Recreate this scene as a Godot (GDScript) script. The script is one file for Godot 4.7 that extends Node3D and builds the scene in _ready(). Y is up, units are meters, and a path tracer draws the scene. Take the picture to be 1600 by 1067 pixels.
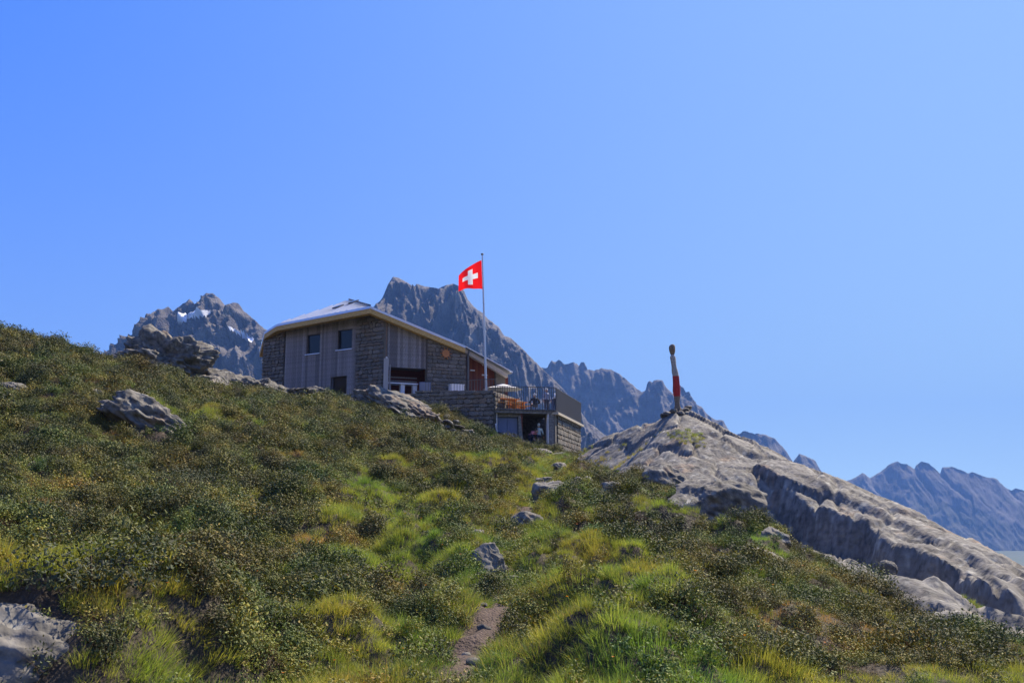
extends Node3D
# An alpine hut with a flag above a slope of dwarf shrubs and grass, a rock dome with a carved figure, peaks behind.
# Camera eye 1.6 m above the path, looking along -z and 10 degrees up.

var rng := RandomNumberGenerator.new()
var taken := {}
var mats := {}
var n_hill := FastNoiseLite.new()
var n_hum := FastNoiseLite.new()
var n_slab := FastNoiseLite.new()
var n_plate := FastNoiseLite.new()
var n_joint := FastNoiseLite.new()
var n_fine := FastNoiseLite.new()
var n_rock := FastNoiseLite.new()
var n_patch := FastNoiseLite.new()
var n_mount := FastNoiseLite.new()
var ground_spline := {}
var dome_spline := {}
var cache := PackedFloat32Array()
const CX0 := -62.0
const CZ0 := -104.0
const CN := 216
const CM := 260
const CS := 0.5

func _ready() -> void:
	rng.seed = 4711
	setup_light()
	setup_noise()
	setup_ground()
	var rock_tex := noise_tex(0.015, 6, [[0.0, Color(0.45, 0.45, 0.46)], [0.4, Color(0.8, 0.79, 0.77)], [0.7, Color(0.95, 0.94, 0.92)], [1.0, Color(1, 1, 1)]], 51)
	mats.rock = stone_mat(Color.WHITE, rock_tex, noise_tex(0.02, 6, [], 52), 0.45, 3.5)
	build_ground()
	build_mountains()
	build_dome()
	build_rocks()
	build_hut()
	build_terrace()
	build_flag()
	build_figure()
	build_people()
	build_plants()

func setup_light() -> void:
	var cam := Camera3D.new()
	cam.name = "camera"
	cam.fov = 38.3
	cam.near = 0.1
	cam.far = 30000.0
	cam.position = Vector3(0, 1.6, 0)
	cam.rotation_degrees = Vector3(10, 0, 0)
	add_child(cam)
	cam.current = true
	var env := Environment.new()
	env.background_mode = Environment.BG_SKY
	# the sun stands behind the hut, off to the right of the flag
	var az := deg_to_rad(41.0)
	var el := deg_to_rad(49.0)
	var to_sun := Vector3(sin(az) * cos(el), sin(el), -cos(az) * cos(el))
	# clear air: paler towards the horizon and towards the sun, deep blue overhead and opposite
	var img := Image.create(512, 256, false, Image.FORMAT_RGBF)
	for j in 256:
		var up := PI * (0.5 - (j + 0.5) / 256.0)
		for i in 512:
			var ar := TAU * (i + 0.5) / 512.0
			var dir := Vector3(sin(ar) * cos(up), sin(up), -cos(ar) * cos(up))
			var low := pow(1.0 - maxf(dir.y, 0.0), 3.0)
			var near := pow((1.0 + dir.dot(to_sun)) * 0.5, 5.0)
			var r := maxf(0.09, -0.085 + 0.36 * low + 0.26 * pow(low, 5.0) + 0.40 * near + 0.22 * near * low)
			var g := maxf(0.27, 0.056 + 0.475 * low + 0.32 * pow(low, 5.0) + 0.489 * near + 0.24 * near * low)
			var bl := (1.03 + 0.03 * low + 0.28 * pow(low, 5.0) + 0.03 * near)
			img.set_pixel(i, j, Color(r, g, bl) * 0.585 * lerpf(1.0, 0.55, smoothstep(0.48, 1.0, dir.y)))
	var sm := PanoramaSkyMaterial.new()
	sm.panorama = ImageTexture.create_from_image(img)
	var sky := Sky.new()
	sky.sky_material = sm
	env.sky = sky
	env.tonemap_mode = Environment.TONE_MAPPER_LINEAR
	env.tonemap_exposure = 1.75
	env.sdfgi_enabled = true
	env.ssao_enabled = true
	env.ssil_enabled = true
	env.fog_enabled = true
	env.fog_density = 0.00012
	env.fog_light_color = Color(0.50, 0.70, 1.0)
	var we := WorldEnvironment.new()
	we.name = "environment"
	we.environment = env
	add_child(we)
	var sun := DirectionalLight3D.new()
	sun.name = "sun"
	sun.light_energy = 1.6
	sun.light_color = Color(1.0, 0.94, 0.85)
	sun.light_angular_distance = 0.53
	sun.shadow_enabled = true
	add_child(sun)
	sun.look_at_from_position(Vector3.ZERO, -to_sun, Vector3.UP)

# ---------------------------------------------------------------- helpers
func numbered(called: String) -> String:
	var n: int = taken.get(called, 0)
	taken[called] = n + 1
	return called if n == 0 else "%s_%03d" % [called, n]

func tag(o: Node, label: String, category: String, group := "") -> void:
	o.set_meta("label", label)
	o.set_meta("category", category)
	if group != "":
		o.set_meta("group", group)

func thing(called: String, label: String, category: String, at: Vector3, turn := 0.0, group := "") -> Node3D:
	var o := Node3D.new()
	o.name = numbered(called)
	add_child(o)
	o.position = at
	o.rotation.y = turn
	tag(o, label, category, group)
	return o

func part(called: String, mesh: Mesh, m: Material, parent: Node) -> MeshInstance3D:
	var o := MeshInstance3D.new()
	o.name = numbered(called) if parent == self else called
	o.mesh = mesh
	o.material_override = m
	parent.add_child(o, true)
	return o

func structure(called: String, mesh: Mesh, m: Material) -> MeshInstance3D:
	var o := part(called, mesh, m, self)
	o.set_meta("kind", "structure")
	return o

func lin(r: float, g: float, b: float) -> Color:
	return Color(r, g, b).linear_to_srgb()

func noise_tex(freq: float, octaves: int, stops: Array, sd: int, size := 512, as_normal := false, bump := 4.0, kind := FastNoiseLite.TYPE_SIMPLEX_SMOOTH) -> NoiseTexture2D:
	var n := FastNoiseLite.new()
	n.noise_type = kind
	n.seed = sd
	n.frequency = freq
	n.fractal_octaves = octaves
	var t := NoiseTexture2D.new()
	t.width = size
	t.height = size
	t.seamless = true
	t.noise = n
	if as_normal:
		t.as_normal_map = true
		t.bump_strength = bump
	elif stops.size() > 0:
		var g := Gradient.new()
		var off := PackedFloat32Array()
		var col := PackedColorArray()
		for s in stops:
			off.append(s[0])
			col.append(s[1])
		g.offsets = off
		g.colors = col
		t.color_ramp = g
	return t

# colour texture, relief texture, both laid on three planes; scale is in repeats per metre
func stone_mat(albedo: Color, tex: Texture2D, relief: Texture2D, scale: float, cm: float, vcol := true, rough := 0.9) -> StandardMaterial3D:
	var m := StandardMaterial3D.new()
	m.albedo_color = albedo
	m.albedo_texture = tex
	m.vertex_color_use_as_albedo = vcol
	m.roughness = rough
	m.uv1_triplanar = true
	m.uv1_world_triplanar = true
	m.uv1_scale = Vector3.ONE * scale
	if relief:
		m.heightmap_enabled = true
		m.heightmap_texture = relief
		m.heightmap_scale = cm
	return m

func plain_mat(albedo: Color, rough := 0.8, metal := 0.0, tex: Texture2D = null, scale := Vector3.ONE) -> StandardMaterial3D:
	var m := StandardMaterial3D.new()
	m.albedo_color = albedo
	m.roughness = rough
	m.metallic = metal
	if tex:
		m.albedo_texture = tex
		m.uv1_triplanar = true
		m.uv1_scale = scale
	return m

func leaf_mat(rough := 0.55, back := 0.9) -> StandardMaterial3D:
	var m := StandardMaterial3D.new()
	m.albedo_color = Color.WHITE
	m.vertex_color_use_as_albedo = true
	m.roughness = rough
	m.metallic_specular = 0.38
	m.cull_mode = BaseMaterial3D.CULL_DISABLED
	m.backlight_enabled = true
	m.backlight = Color(back, back, back * 0.75)
	return m

func array_mesh(v: PackedVector3Array, idx: PackedInt32Array, col := PackedColorArray(), nor := PackedVector3Array()) -> ArrayMesh:
	var a := []
	a.resize(Mesh.ARRAY_MAX)
	a[Mesh.ARRAY_VERTEX] = v
	a[Mesh.ARRAY_INDEX] = idx
	if col.size():
		a[Mesh.ARRAY_COLOR] = col
	if nor.size():
		a[Mesh.ARRAY_NORMAL] = nor
	var m := ArrayMesh.new()
	m.add_surface_from_arrays(Mesh.PRIMITIVE_TRIANGLES, a)
	return m

func smooth_normals(v: PackedVector3Array, idx: PackedInt32Array) -> PackedVector3Array:
	var n := PackedVector3Array()
	n.resize(v.size())
	for k in range(0, idx.size(), 3):
		var a := idx[k]
		var b := idx[k + 1]
		var c := idx[k + 2]
		var f := (v[c] - v[a]).cross(v[b] - v[a])
		n[a] += f
		n[b] += f
		n[c] += f
	for k in n.size():
		n[k] = n[k].normalized()
	return n

# a sheet of rows x cols points, faces up (clockwise seen from above when columns run +x and rows run -z)
func sheet_index(rows: int, cols: int) -> PackedInt32Array:
	var idx := PackedInt32Array()
	idx.resize((rows - 1) * (cols - 1) * 6)
	var k := 0
	for r in rows - 1:
		for c in cols - 1:
			var a := r * cols + c
			idx[k] = a
			idx[k + 1] = a + cols
			idx[k + 2] = a + 1
			idx[k + 3] = a + 1
			idx[k + 4] = a + cols
			idx[k + 5] = a + cols + 1
			k += 6
	return idx

# thin plate spline through points (x, y, z): y over the plan x, z
func spline(pts: PackedVector3Array, soft := 0.0) -> Dictionary:
	var n := pts.size()
	var m := n + 3
	var a := []
	for i in m:
		var row := PackedFloat64Array()
		row.resize(m + 1)
		a.append(row)
	for i in n:
		for j in n:
			var d2 := Vector2(pts[i].x - pts[j].x, pts[i].z - pts[j].z).length_squared()
			a[i][j] = 0.0 if d2 < 1e-9 else d2 * log(d2)
		a[i][i] += soft
		a[i][n] = 1.0
		a[i][n + 1] = pts[i].x
		a[i][n + 2] = pts[i].z
		a[n][i] = 1.0
		a[n + 1][i] = pts[i].x
		a[n + 2][i] = pts[i].z
		a[i][m] = pts[i].y
	for c in m:
		var best := c
		for r in range(c + 1, m):
			if absf(a[r][c]) > absf(a[best][c]):
				best = r
		var tmp: PackedFloat64Array = a[c]
		a[c] = a[best]
		a[best] = tmp
		var pr: PackedFloat64Array = a[c]
		for r in range(c + 1, m):
			var row: PackedFloat64Array = a[r]
			var f := row[c] / pr[c]
			if f != 0.0:
				for k in range(c, m + 1):
					row[k] -= f * pr[k]
				a[r] = row
	var w := PackedFloat64Array()
	w.resize(m)
	for i in range(m - 1, -1, -1):
		var row: PackedFloat64Array = a[i]
		var s := row[m]
		for k in range(i + 1, m):
			s -= row[k] * w[k]
		w[i] = s / row[i]
	return {"p": pts, "w": w}

func spline_at(s: Dictionary, x: float, z: float) -> float:
	var pts: PackedVector3Array = s.p
	var w: PackedFloat64Array = s.w
	var n := pts.size()
	var y := w[n] + w[n + 1] * x + w[n + 2] * z
	for i in n:
		var dx := x - pts[i].x
		var dz := z - pts[i].z
		var d2 := dx * dx + dz * dz
		if d2 > 1e-9:
			y += w[i] * d2 * log(d2)
	return y

func setup_noise() -> void:
	for s in [[n_slab, 17, 0.25, 2], [n_hill, 11, 0.25, 3], [n_hum, 12, 0.62, 3], [n_fine, 13, 1.7, 3], [n_rock, 14, 1.0, 5], [n_patch, 15, 0.35, 3], [n_mount, 16, 0.011, 5]]:
		s[0].noise_type = FastNoiseLite.TYPE_SIMPLEX_SMOOTH
		s[0].seed = s[1]
		s[0].frequency = s[2]
		s[0].fractal_octaves = s[3]
	n_rock.fractal_type = FastNoiseLite.FRACTAL_RIDGED
	n_mount.fractal_type = FastNoiseLite.FRACTAL_RIDGED
	for n in [n_plate, n_joint]:
		n.noise_type = FastNoiseLite.TYPE_CELLULAR
		n.seed = 18
		n.frequency = 1.0
		n.fractal_type = FastNoiseLite.FRACTAL_NONE
		n.cellular_distance_function = FastNoiseLite.DISTANCE_EUCLIDEAN
	n_plate.cellular_return_type = FastNoiseLite.RETURN_CELL_VALUE
	n_joint.cellular_return_type = FastNoiseLite.RETURN_DISTANCE2_SUB

# ---------------------------------------------------------------- ground
func v3(a: Array) -> PackedVector3Array:
	var out := PackedVector3Array()
	for k in range(0, a.size(), 3):
		out.append(Vector3(a[k], a[k + 1], a[k + 2]))
	return out

func setup_ground() -> void:
	var pts := v3([-14.7, 2.43, -24.0, -23.05, 6.49, -37.0, -30.29, 11.63, -48.0, -12.38, 2.43, -24.0, -16.17, 4.68, -31.0, -19.98, 7.12, -38.0, -24.36, 10.1, -46.0, -9.67, 2.47, -25.0, -13.3, 4.97, -34.0, -16.13, 7.01, -41.0, -19.76, 9.5, -50.0, -2.44, 0.02, -9.8, -3.4, 0.38, -13.5, -4.85, 1.06, -19.0, -7.22, 2.57, -28.0, -9.62, 4.55, -37.0, -12.28, 6.88, -47.0, -14.68, 8.77, -56.0, -12.37, 9.42, -63.0, -1.25, -0.01, -10.0, -1.77, 0.34, -14.0, -2.55, 1.03, -20.0, -3.87, 2.64, -30.0, -5.19, 4.53, -40.0, -6.52, 6.56, -50.0, -8.24, 9.0, -63.0, -4.15, 6.7, -58.0, -0.25, -0.01, -10.0, -0.3, 0.15, -12.0, -0.42, 0.62, -16.5, -0.64, 1.67, -25.0, -0.9, 3.04, -35.0, -1.24, 4.65, -48.0, -1.56, 5.99, -60.0, 0.5, -0.01, -10.0, 0.71, 0.34, -14.0, 1.02, 1.03, -20.0, 1.44, 2.03, -28.0, 2.07, 3.5, -40.0, 2.9, 5.23, -56.0, 3.32, 5.99, -64.0, 1.25, -0.01, -10.0, 1.7, 0.38, -13.5, 2.36, 0.96, -18.5, 2.95, 1.67, -23.0, 3.74, 2.51, -29.0, 2.49, -0.01, -10.0, 3.14, 0.24, -12.5, 3.8, 0.52, -15.0, 4.58, 0.81, -18.0, 3.81, -0.04, -10.2, 4.59, 0.13, -12.2, 5.37, 0.27, -14.2, 5.23, -0.09, -10.5, 6.26, -0.02, -12.5])
	pts.append_array(v3([-4.6, 1.1, -10.4, -3.7, 0.95, -10.5, -6.2, 1.15, -10.5, -2.7, 0.25, -10.6, -4.3, -0.05, -8.4, -3.0, -0.1, -8.4, -6.2, 0.05, -8.2, -7.4, 1.15, -14.5, -5.55, 1.1, -14.5, -9.5, 1.35, -15.5, -8.2, 1.5, -18.5]))
	for k in pts.size():
		if pts[k].z < -45.0:
			pts[k].y -= 0.55 if pts[k].x < 0.0 else 0.35
	# outside the picture: flat behind the eye, higher hillside to the west, falling away east and beyond the crest
	pts.append_array(v3([0, 0, 0, -8, 0.1, 2, 8, -0.6, 2, 0, -0.6, 12, -25, 4, -20, -40, 9, -35, -45, 15, -60, -24, 9.7, -62, -32, 12, -66, -16, 9.6, -68, -3.2, 6.9, -61.5, -5.4, 8.0, -62.0, -11, 9.6, -72, -20, 9.0, -85, -6, 8.5, -80, 4, 5.2, -72, 5, 3.8, -80, 7.5, 3.0, -52, 12, -1.5, -45, 14, -3.5, -30, 14, -4, -20, 11, -2.2, -14, 18, -7, -36, 22, -7, -18, 26, -12, -50, 10, -1.5, 0, 20, -5, 5, 6, 3.2, -42, 8.5, 1.0, -34]))
	ground_spline = spline(pts, 0.02)
	cache.resize(CN * CM)
	for j in CM:
		for i in CN:
			cache[j * CN + i] = spline_at(ground_spline, CX0 + i * CS, CZ0 + j * CS)

func base_h(x: float, z: float) -> float:
	var fx := clampf((x - CX0) / CS, 0.0, CN - 1.001)
	var fz := clampf((z - CZ0) / CS, 0.0, CM - 1.001)
	var i := int(fx)
	var j := int(fz)
	fx -= i
	fz -= j
	var k := j * CN + i
	return lerpf(lerpf(cache[k], cache[k + 1], fx), lerpf(cache[k + CN], cache[k + CN + 1], fx), fz)

const PATH := [Vector3(-0.9, 0, -8.0), Vector3(-0.68, 0, -10.0), Vector3(-0.5, 0, -12.3), Vector3(-0.15, 0, -14.0), Vector3(-0.2, 0, -16.3), Vector3(-0.1, 0, -20.0), Vector3(0.31, 0, -24.5), Vector3(0.58, 0, -26.5), Vector3(1.5, 0, -36.0), Vector3(2.35, 0, -45.0), Vector3(2.3, 0, -56.0), Vector3(1.6, 0, -62.0)]

func path_x(z: float) -> float:
	for k in PATH.size() - 1:
		if z <= PATH[k].z and z >= PATH[k + 1].z:
			return lerpf(PATH[k].x, PATH[k + 1].x, (PATH[k].z - z) / (PATH[k].z - PATH[k + 1].z))
	return 99.0

const FOOT := [Vector2(3.9, -34.0), Vector2(4.3, -32.0), Vector2(5.4, -28.2), Vector2(6.0, -25.5), Vector2(5.9, -21.5), Vector2(6.0, -19.0), Vector2(6.1, -16.0), Vector2(6.1, -13.2), Vector2(6.2, -11.0)]

# where the soil ends and the ledges of the rock dome begin
func foot_x(z: float) -> float:
	for k in FOOT.size() - 1:
		if z <= FOOT[k + 1].y and z >= FOOT[k].y:
			return lerpf(FOOT[k].x, FOOT[k + 1].x, (z - FOOT[k].y) / (FOOT[k + 1].y - FOOT[k].y))
	return 99.0

func ground_h(x: float, z: float) -> float:
	var h := base_h(x, z)
	var bump := n_hill.get_noise_2d(x, z) * 0.55 + n_hum.get_noise_2d(x, z) * 0.40 + n_fine.get_noise_2d(x, z) * 0.12
	var px := absf(x - path_x(z)) if z < -7.0 and z > -62.0 else 9.0
	var keep := smoothstep(0.1, 1.1, px)
	h += bump * lerpf(0.3, 1.0, keep) * (1.0 - 0.55 * smoothstep(2.0, 4.0, x) * smoothstep(-22.0, -16.0, z)) * smoothstep(3.0, -12.0, z) * smoothstep(-70.0, -55.0, z)
	h -= (1.0 - smoothstep(0.15, 0.6, px)) * 0.12
	if z < -11.5 and z > -34.0:
		h -= 0.75 * smoothstep(0.0, 0.9, x - foot_x(z) + n_hum.get_noise_2d(x, z) * 0.5) * smoothstep(-11.5, -13.5, z) * smoothstep(-34.0, -31.0, z)
	var far := maxf(maxf(absf(x + 8.0) - 44.0, -z - 92.0), z - 20.0)
	if far > 0.0:
		h = lerpf(h, -150.0 + n_hill.get_noise_2d(x * 0.01, z * 0.01) * 12.0, smoothstep(0.0, 320.0, far))
	return h

func graded(a: float, b: float, step: float, far: float) -> PackedFloat32Array:
	var out := PackedFloat32Array()
	var lo := []
	var x := a
	var s := step
	while x > -far:
		s *= 1.18
		x -= s
		lo.push_front(x)
	for k in lo:
		out.append(k)
	x = a
	while x < b:
		out.append(x)
		x += step
	s = step
	while x < far:
		out.append(x)
		s *= 1.18
		x += s
	return out

func build_ground() -> void:
	var xs := graded(-33.0, 14.0, 0.16, 5600.0)
	var zs := graded(-66.0, -6.0, 0.2, 5600.0)
	var v := PackedVector3Array()
	var col := PackedColorArray()
	for j in range(zs.size() - 1, -1, -1):
		for i in xs.size():
			var x := xs[i]
			var z := zs[j]
			v.append(Vector3(x, ground_h(x, z), z))
			var p := n_patch.get_noise_2d(x, z)
			var c := Color(0.055, 0.05, 0.028).lerp(Color(0.085, 0.062, 0.04), clampf(p + 0.5, 0, 1))
			if absf(x) > 70.0 or z < -120.0:
				c = Color(0.10, 0.16, 0.05).lerp(Color(0.15, 0.18, 0.07), clampf(n_patch.get_noise_2d(x * 0.02, z * 0.02) + 0.4, 0, 1))
			col.append(c)
	var idx := sheet_index(zs.size(), xs.size())
	var soil := noise_tex(0.02, 5, [[0.0, Color(0.55, 0.52, 0.48)], [0.5, Color(0.85, 0.83, 0.8)], [1.0, Color(1, 1, 1)]], 31)
	mats.soil_relief = noise_tex(0.03, 5, [], 32)
	var m := stone_mat(Color.WHITE, soil, mats.soil_relief, 0.7, 4.0)
	structure("ground", array_mesh(v, idx, col, smooth_normals(v, idx)), m)
	# the trodden path: a strip of bare brown earth 2 cm above the ground
	v = PackedVector3Array()
	col = PackedColorArray()
	var rows := 0
	var z := -8.0
	while z > -62.0:
		var px := path_x(z)
		var wide := 0.34 + n_hum.get_noise_1d(z * 2.0) * 0.2
		for c in 9:
			var x := px + (c / 4.0 - 1.0) * wide + n_fine.get_noise_1d(z) * 0.08
			var edge := absf(c / 4.0 - 1.0)
			v.append(Vector3(x, ground_h(x, z) + 0.035 - 0.07 * edge * edge + n_fine.get_noise_2d(x * 3.0, z * 3.0) * 0.03, z))
			col.append(Color(0.10, 0.068, 0.05).lerp(Color(0.17, 0.12, 0.095), clampf(n_fine.get_noise_2d(x * 2.0, z * 2.0) + 0.5, 0, 1)))
		rows += 1
		z -= 0.12
	idx = sheet_index(rows, 9)
	structure("path", array_mesh(v, idx, col, smooth_normals(v, idx)), stone_mat(Color.WHITE, soil, mats.soil_relief, 1.3, 3.0))

# ---------------------------------------------------------------- mountains
func crest_at(pr: PackedFloat32Array, x: float) -> float:
	var n := pr.size() / 2
	if x <= pr[0]:
		return pr[1] - (pr[0] - x) * 0.75
	for k in n - 1:
		if x <= pr[k * 2 + 2]:
			return lerpf(pr[k * 2 + 1], pr[k * 2 + 3], (x - pr[k * 2]) / maxf(0.01, pr[k * 2 + 2] - pr[k * 2]))
	return pr[n * 2 - 1] - (x - pr[n * 2 - 2]) * 0.75

func mountain(called: String, dist: float, front: float, relief: float, profile: Array, green: float, snow: Array, sd: float, coarse := 0.0) -> MeshInstance3D:
	var pr := PackedFloat32Array(profile)
	var n := pr.size() / 2
	var x0 := pr[0] - 250.0
	var x1 := pr[n * 2 - 2] + 250.0
	var dx := dist / 984.0 * 0.9 if coarse == 0.0 else coarse
	var cols := int((x1 - x0) / dx) + 1
	var rows := 130
	var back := 12
	var v := PackedVector3Array()
	var col := PackedColorArray()
	var sc := 1700.0 / dist
	for r in rows:
		# rows run from the valley floor behind, over the crest, down the near face
		var t := (r - back) / float(rows - 1 - back)
		for c in cols:
			var x := x0 + c * dx
			var y: float
			var z := -dist
			if t < 0.0:
				y = lerpf(crest_at(pr, x), -170.0, minf(1.0, -t * 9.0))
				z -= front * minf(1.0, -t * 9.0)
			else:
				var q := pow(t, 1.15)
				var wander := n_hill.get_noise_2d(x * 0.05 * sc + sd, q * 5.0) * front * 0.28 * minf(1.0, q * 3.0)
				var top := crest_at(pr, x + wander)
				y = lerpf(top, -170.0, q)
				var away := (top - y)
				z += q * front
				var g := n_mount.get_noise_2d((x + away * 0.55) * sc * 1.15 + sd, away * 0.35 * sc) - 0.25
				var f := n_mount.get_noise_2d((x - away * 0.3) * sc * 3.1, away * 1.4 * sc + sd) - 0.2
				var grow := minf(1.0, away / (relief * 0.7))
				z += (g * relief * 1.5 + f * relief * 0.4) * grow
				y += (g * relief * 0.6 + f * relief * 0.22) * grow * 0.75
			y += n_fine.get_noise_2d(x * 0.05 * sc, sd) * 1.6 / sc * (1.0 if t < 0.3 else 0.0)
			v.append(Vector3(x, y, z))
			var k := n_patch.get_noise_2d(x * 0.06 * sc, y * 0.1 * sc + sd)
			var cc := Color(0.11, 0.10, 0.095).lerp(Color(0.21, 0.19, 0.175), clampf(k * 1.4 + 0.4, 0, 1))
			var lawn := n_patch.get_noise_2d(x * 0.03 * sc + 50.0, y * 0.09 * sc + x * 0.05 * sc) * 1.6 + (0.62 - (y + 170.0) / (crest_at(pr, x) + 200.0)) * 2.2
			cc = cc.lerp(Color(0.10, 0.12, 0.05), clampf(lawn, 0, 1) * green)
			col.append(cc)
	var idx := sheet_index(rows, cols)
	# rows run towards +z, so turn the faces over
	for k in range(0, idx.size(), 3):
		var tmp := idx[k + 1]
		idx[k + 1] = idx[k + 2]
		idx[k + 2] = tmp
	var o := structure(called, array_mesh(v, idx, col, smooth_normals(v, idx)), mats.crag)
	# snow lying in the gullies: a sheet a metre above the rock
	for s in snow:
		var poly := PackedVector2Array()
		for k in range(0, s.size(), 2):
			poly.append(Vector2(s[k], s[k + 1]))
		var sv := PackedVector3Array()
		var map := {}
		var si := PackedInt32Array()
		for k in range(0, idx.size(), 3):
			var mid := (v[idx[k]] + v[idx[k + 1]] + v[idx[k + 2]]) / 3.0
			if mid.z > -dist - 1.0 and Geometry2D.is_point_in_polygon(Vector2(mid.x, mid.y), poly):
				for e in 3:
					var id := idx[k + e]
					if not map.has(id):
						map[id] = sv.size()
						sv.append(v[id] + Vector3(0, 1.5, 3.0))
					si.append(map[id])
		if si.size():
			part("snow_patch", array_mesh(sv, si, PackedColorArray(), smooth_normals(sv, si)), mats.snow, o)
	return o

func build_mountains() -> void:
	var tex := noise_tex(0.02, 6, [[0.0, Color(0.68, 0.68, 0.69)], [0.45, Color(0.88, 0.87, 0.86)], [1.0, Color(1, 1, 1)]], 41)
	mats.crag = stone_mat(Color.WHITE, tex, noise_tex(0.02, 6, [], 42), 0.02, 350.0)
	mats.snow = plain_mat(lin(0.82, 0.85, 0.9), 0.6)
	mountain("mountain", 1700.0, 400.0, 46.0, [-780, 226, -714, 283, -691, 294, -684, 305, -681, 303, -670, 312, -656, 339, -643, 347, -631, 356, -625, 354, -616, 360, -609, 364, -599, 356, -585, 367, -571, 377, -560, 367, -555, 369, -552, 379, -543, 388, -531, 388, -518, 379, -508, 366, -500, 369, -494, 372, -484, 370, -476, 358, -457, 342, -445, 331, -437, 325, -393, 294, -312, 226], 0.15,
		[[-592, 322, -560, 338, -547, 336, -518, 346, -524, 333, -540, 325, -560, 318], [-484, 318, -468, 310, -467, 304, -482, 311], [-468, 314, -460, 308, -443, 297, -446, 290, -466, 302]], 3.0)
	mountain("mountain", 2000.0, 470.0, 60.0, [-395, 319, -318, 393, -283, 433, -270, 446, -259, 475, -249, 492, -235, 489, -224, 482, -204, 469, -200, 477, -181, 471, -153, 467, -141, 473, -121, 477, -107, 470, -100, 461, -91, 441, -76, 425, -60, 413, -46, 399, -27, 385, -16, 366, 1, 359, 17, 344, 38, 321, 60, 300, 101, 260, 156, 187], 0.8, [], 17.0)
	mountain("mountain", 3000.0, 410.0, 18.0, [-119, 500, 91, 449, 110, 447, 113, 457, 122, 472, 132, 465, 144, 474, 162, 461, 174, 459, 190, 466, 201, 459, 207, 455, 213, 465, 225, 463, 231, 443, 241, 443, 252, 439, 276, 446, 300, 443, 327, 432, 350, 414, 381, 386, 399, 372, 411, 380, 417, 402, 423, 408, 433, 404, 437, 410, 463, 410, 472, 390, 499, 364, 513, 378, 517, 395, 527, 386, 534, 372, 546, 374, 553, 346, 566, 335, 580, 329, 599, 303, 622, 287, 645, 286, 654, 270, 681, 221, 773, 86], 0.3, [], 29.0)
	mountain("mountain", 3600.0, 330.0, 14.0, [701, 265, 835, 295, 846, 305, 882, 295, 930, 291, 963, 274, 1001, 231, 1024, 191, 1042, 214, 1047, 221, 1074, 212, 1106, 195, 1119, 168, 1224, 35], 0.2, [], 37.0)
	mountain("mountain", 4800.0, 400.0, 15.0, [1389, 91, 1621, 162, 1665, 180, 1700, 205, 1736, 175, 1785, 206, 1831, 242, 1872, 257, 1902, 242, 1916, 246, 1953, 220, 1961, 237, 1993, 257, 2026, 246, 2078, 197, 2089, 229, 2137, 232, 2212, 201, 2234, 208, 2299, 180, 2343, 175, 2383, 135, 2418, 116, 2436, 128, 2471, 119, 2711, 60, 3080, 90, 3692, 15], 0.5, [], 43.0)

	# far side of the valley: added unseen slope and snow that brighten the shaded faces
	var added_far_side := mountain("mountain", 1500.0, 950.0, 60.0, [-3200, 150, -2300, 520, -1700, 430, -900, 700, 0, 600, 700, 760, 1500, 560, 2300, 640, 3200, 200], 0.35, [[-2600, 340, -900, 300, -300, 360, 500, 300, 2600, 360, 2300, 800, -2400, 800]], 61.0, 22.0)
	added_far_side.rotation.y = PI

# ---------------------------------------------------------------- the rock dome
const EDGE := [Vector2(7.4, -33.0), Vector2(7.9, -30.5), Vector2(8.35, -29.0), Vector2(8.9, -27.0), Vector2(9.25, -24.0), Vector2(9.4, -21.0), Vector2(9.2, -18.0), Vector2(8.9, -14.0)]

func edge_x(z: float) -> float:
	for k in EDGE.size() - 1:
		if z <= EDGE[k + 1].y and z >= EDGE[k].y:
			return lerpf(EDGE[k].x, EDGE[k + 1].x, (z - EDGE[k].y) / (EDGE[k + 1].y - EDGE[k].y))
	return EDGE[0].x if z < EDGE[0].y else EDGE[-1].x

func setup_dome() -> void:
	var crest := v3([2.56, 3.9, -44.0, 3.91, 4.75, -43.0, 5.34, 5.37, -41.0, 6.4, 5.57, -38.0, 7.33, 5.2, -37.5, 8.19, 4.49, -36.0, 8.82, 3.89, -34.0, 9.61, 2.97, -31.0, 10.08, 2.38, -29.0, 10.4, 1.85, -27.0, 10.72, 1.09, -24.0, 10.92, 0.45, -21.5, 10.78, -0.12, -19.0])
	var pts := crest.duplicate()
	for p in crest:
		var away := Vector3(p.x, 0, p.z).normalized()
		pts.append(p + away * 2.5 + Vector3(0.5, -0.8, 0))
		pts.append(p + away * 6.0 + Vector3(2.0, -4.0, 0))
	pts.append_array(v3([3.88, 3.88, -40.0, 4.86, 4.15, -37.5, 5.87, 4.4, -35.0, 7.47, 3.48, -33.0, 8.17, 2.5, -29.5, 8.83, 1.8, -27.0, 9.19, 1.05, -24.0, 9.33, 0.52, -21.0, 9.08, 0.0, -18.0]))
	pts.append_array(v3([2.3, 2.9, -40.0, 3.4, 2.7, -35.0, 4.3, 2.7, -32.0, 5.5, 2.15, -28.4, 6.3, 2.7, -25.5, 6.17, 2.4, -21.5, 6.4, 2.05, -19.0, 6.56, 1.65, -16.0, 6.62, 1.4, -13.2, 7.97, 1.7, -18.0, 7.69, 2.05, -20.5, 7.4, 1.2, -12.3]))
	pts.append_array(v3([1.2, 1.5, -40.0, 2.9, 1.0, -31.0, 4.2, 0.6, -26.0, 4.6, 0.2, -21.0, 5.0, -0.2, -17.0, 5.2, -0.3, -13.0, 7.5, -0.6, -9.8, 0.5, 1.5, -44.0, 1.0, 1.0, -50.0, 11.0, -2.0, -13.0]))
	dome_spline = spline(pts, 0.05)

func dome_base(x: float, z: float) -> float:
	return spline_at(dome_spline, x, z)

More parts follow.
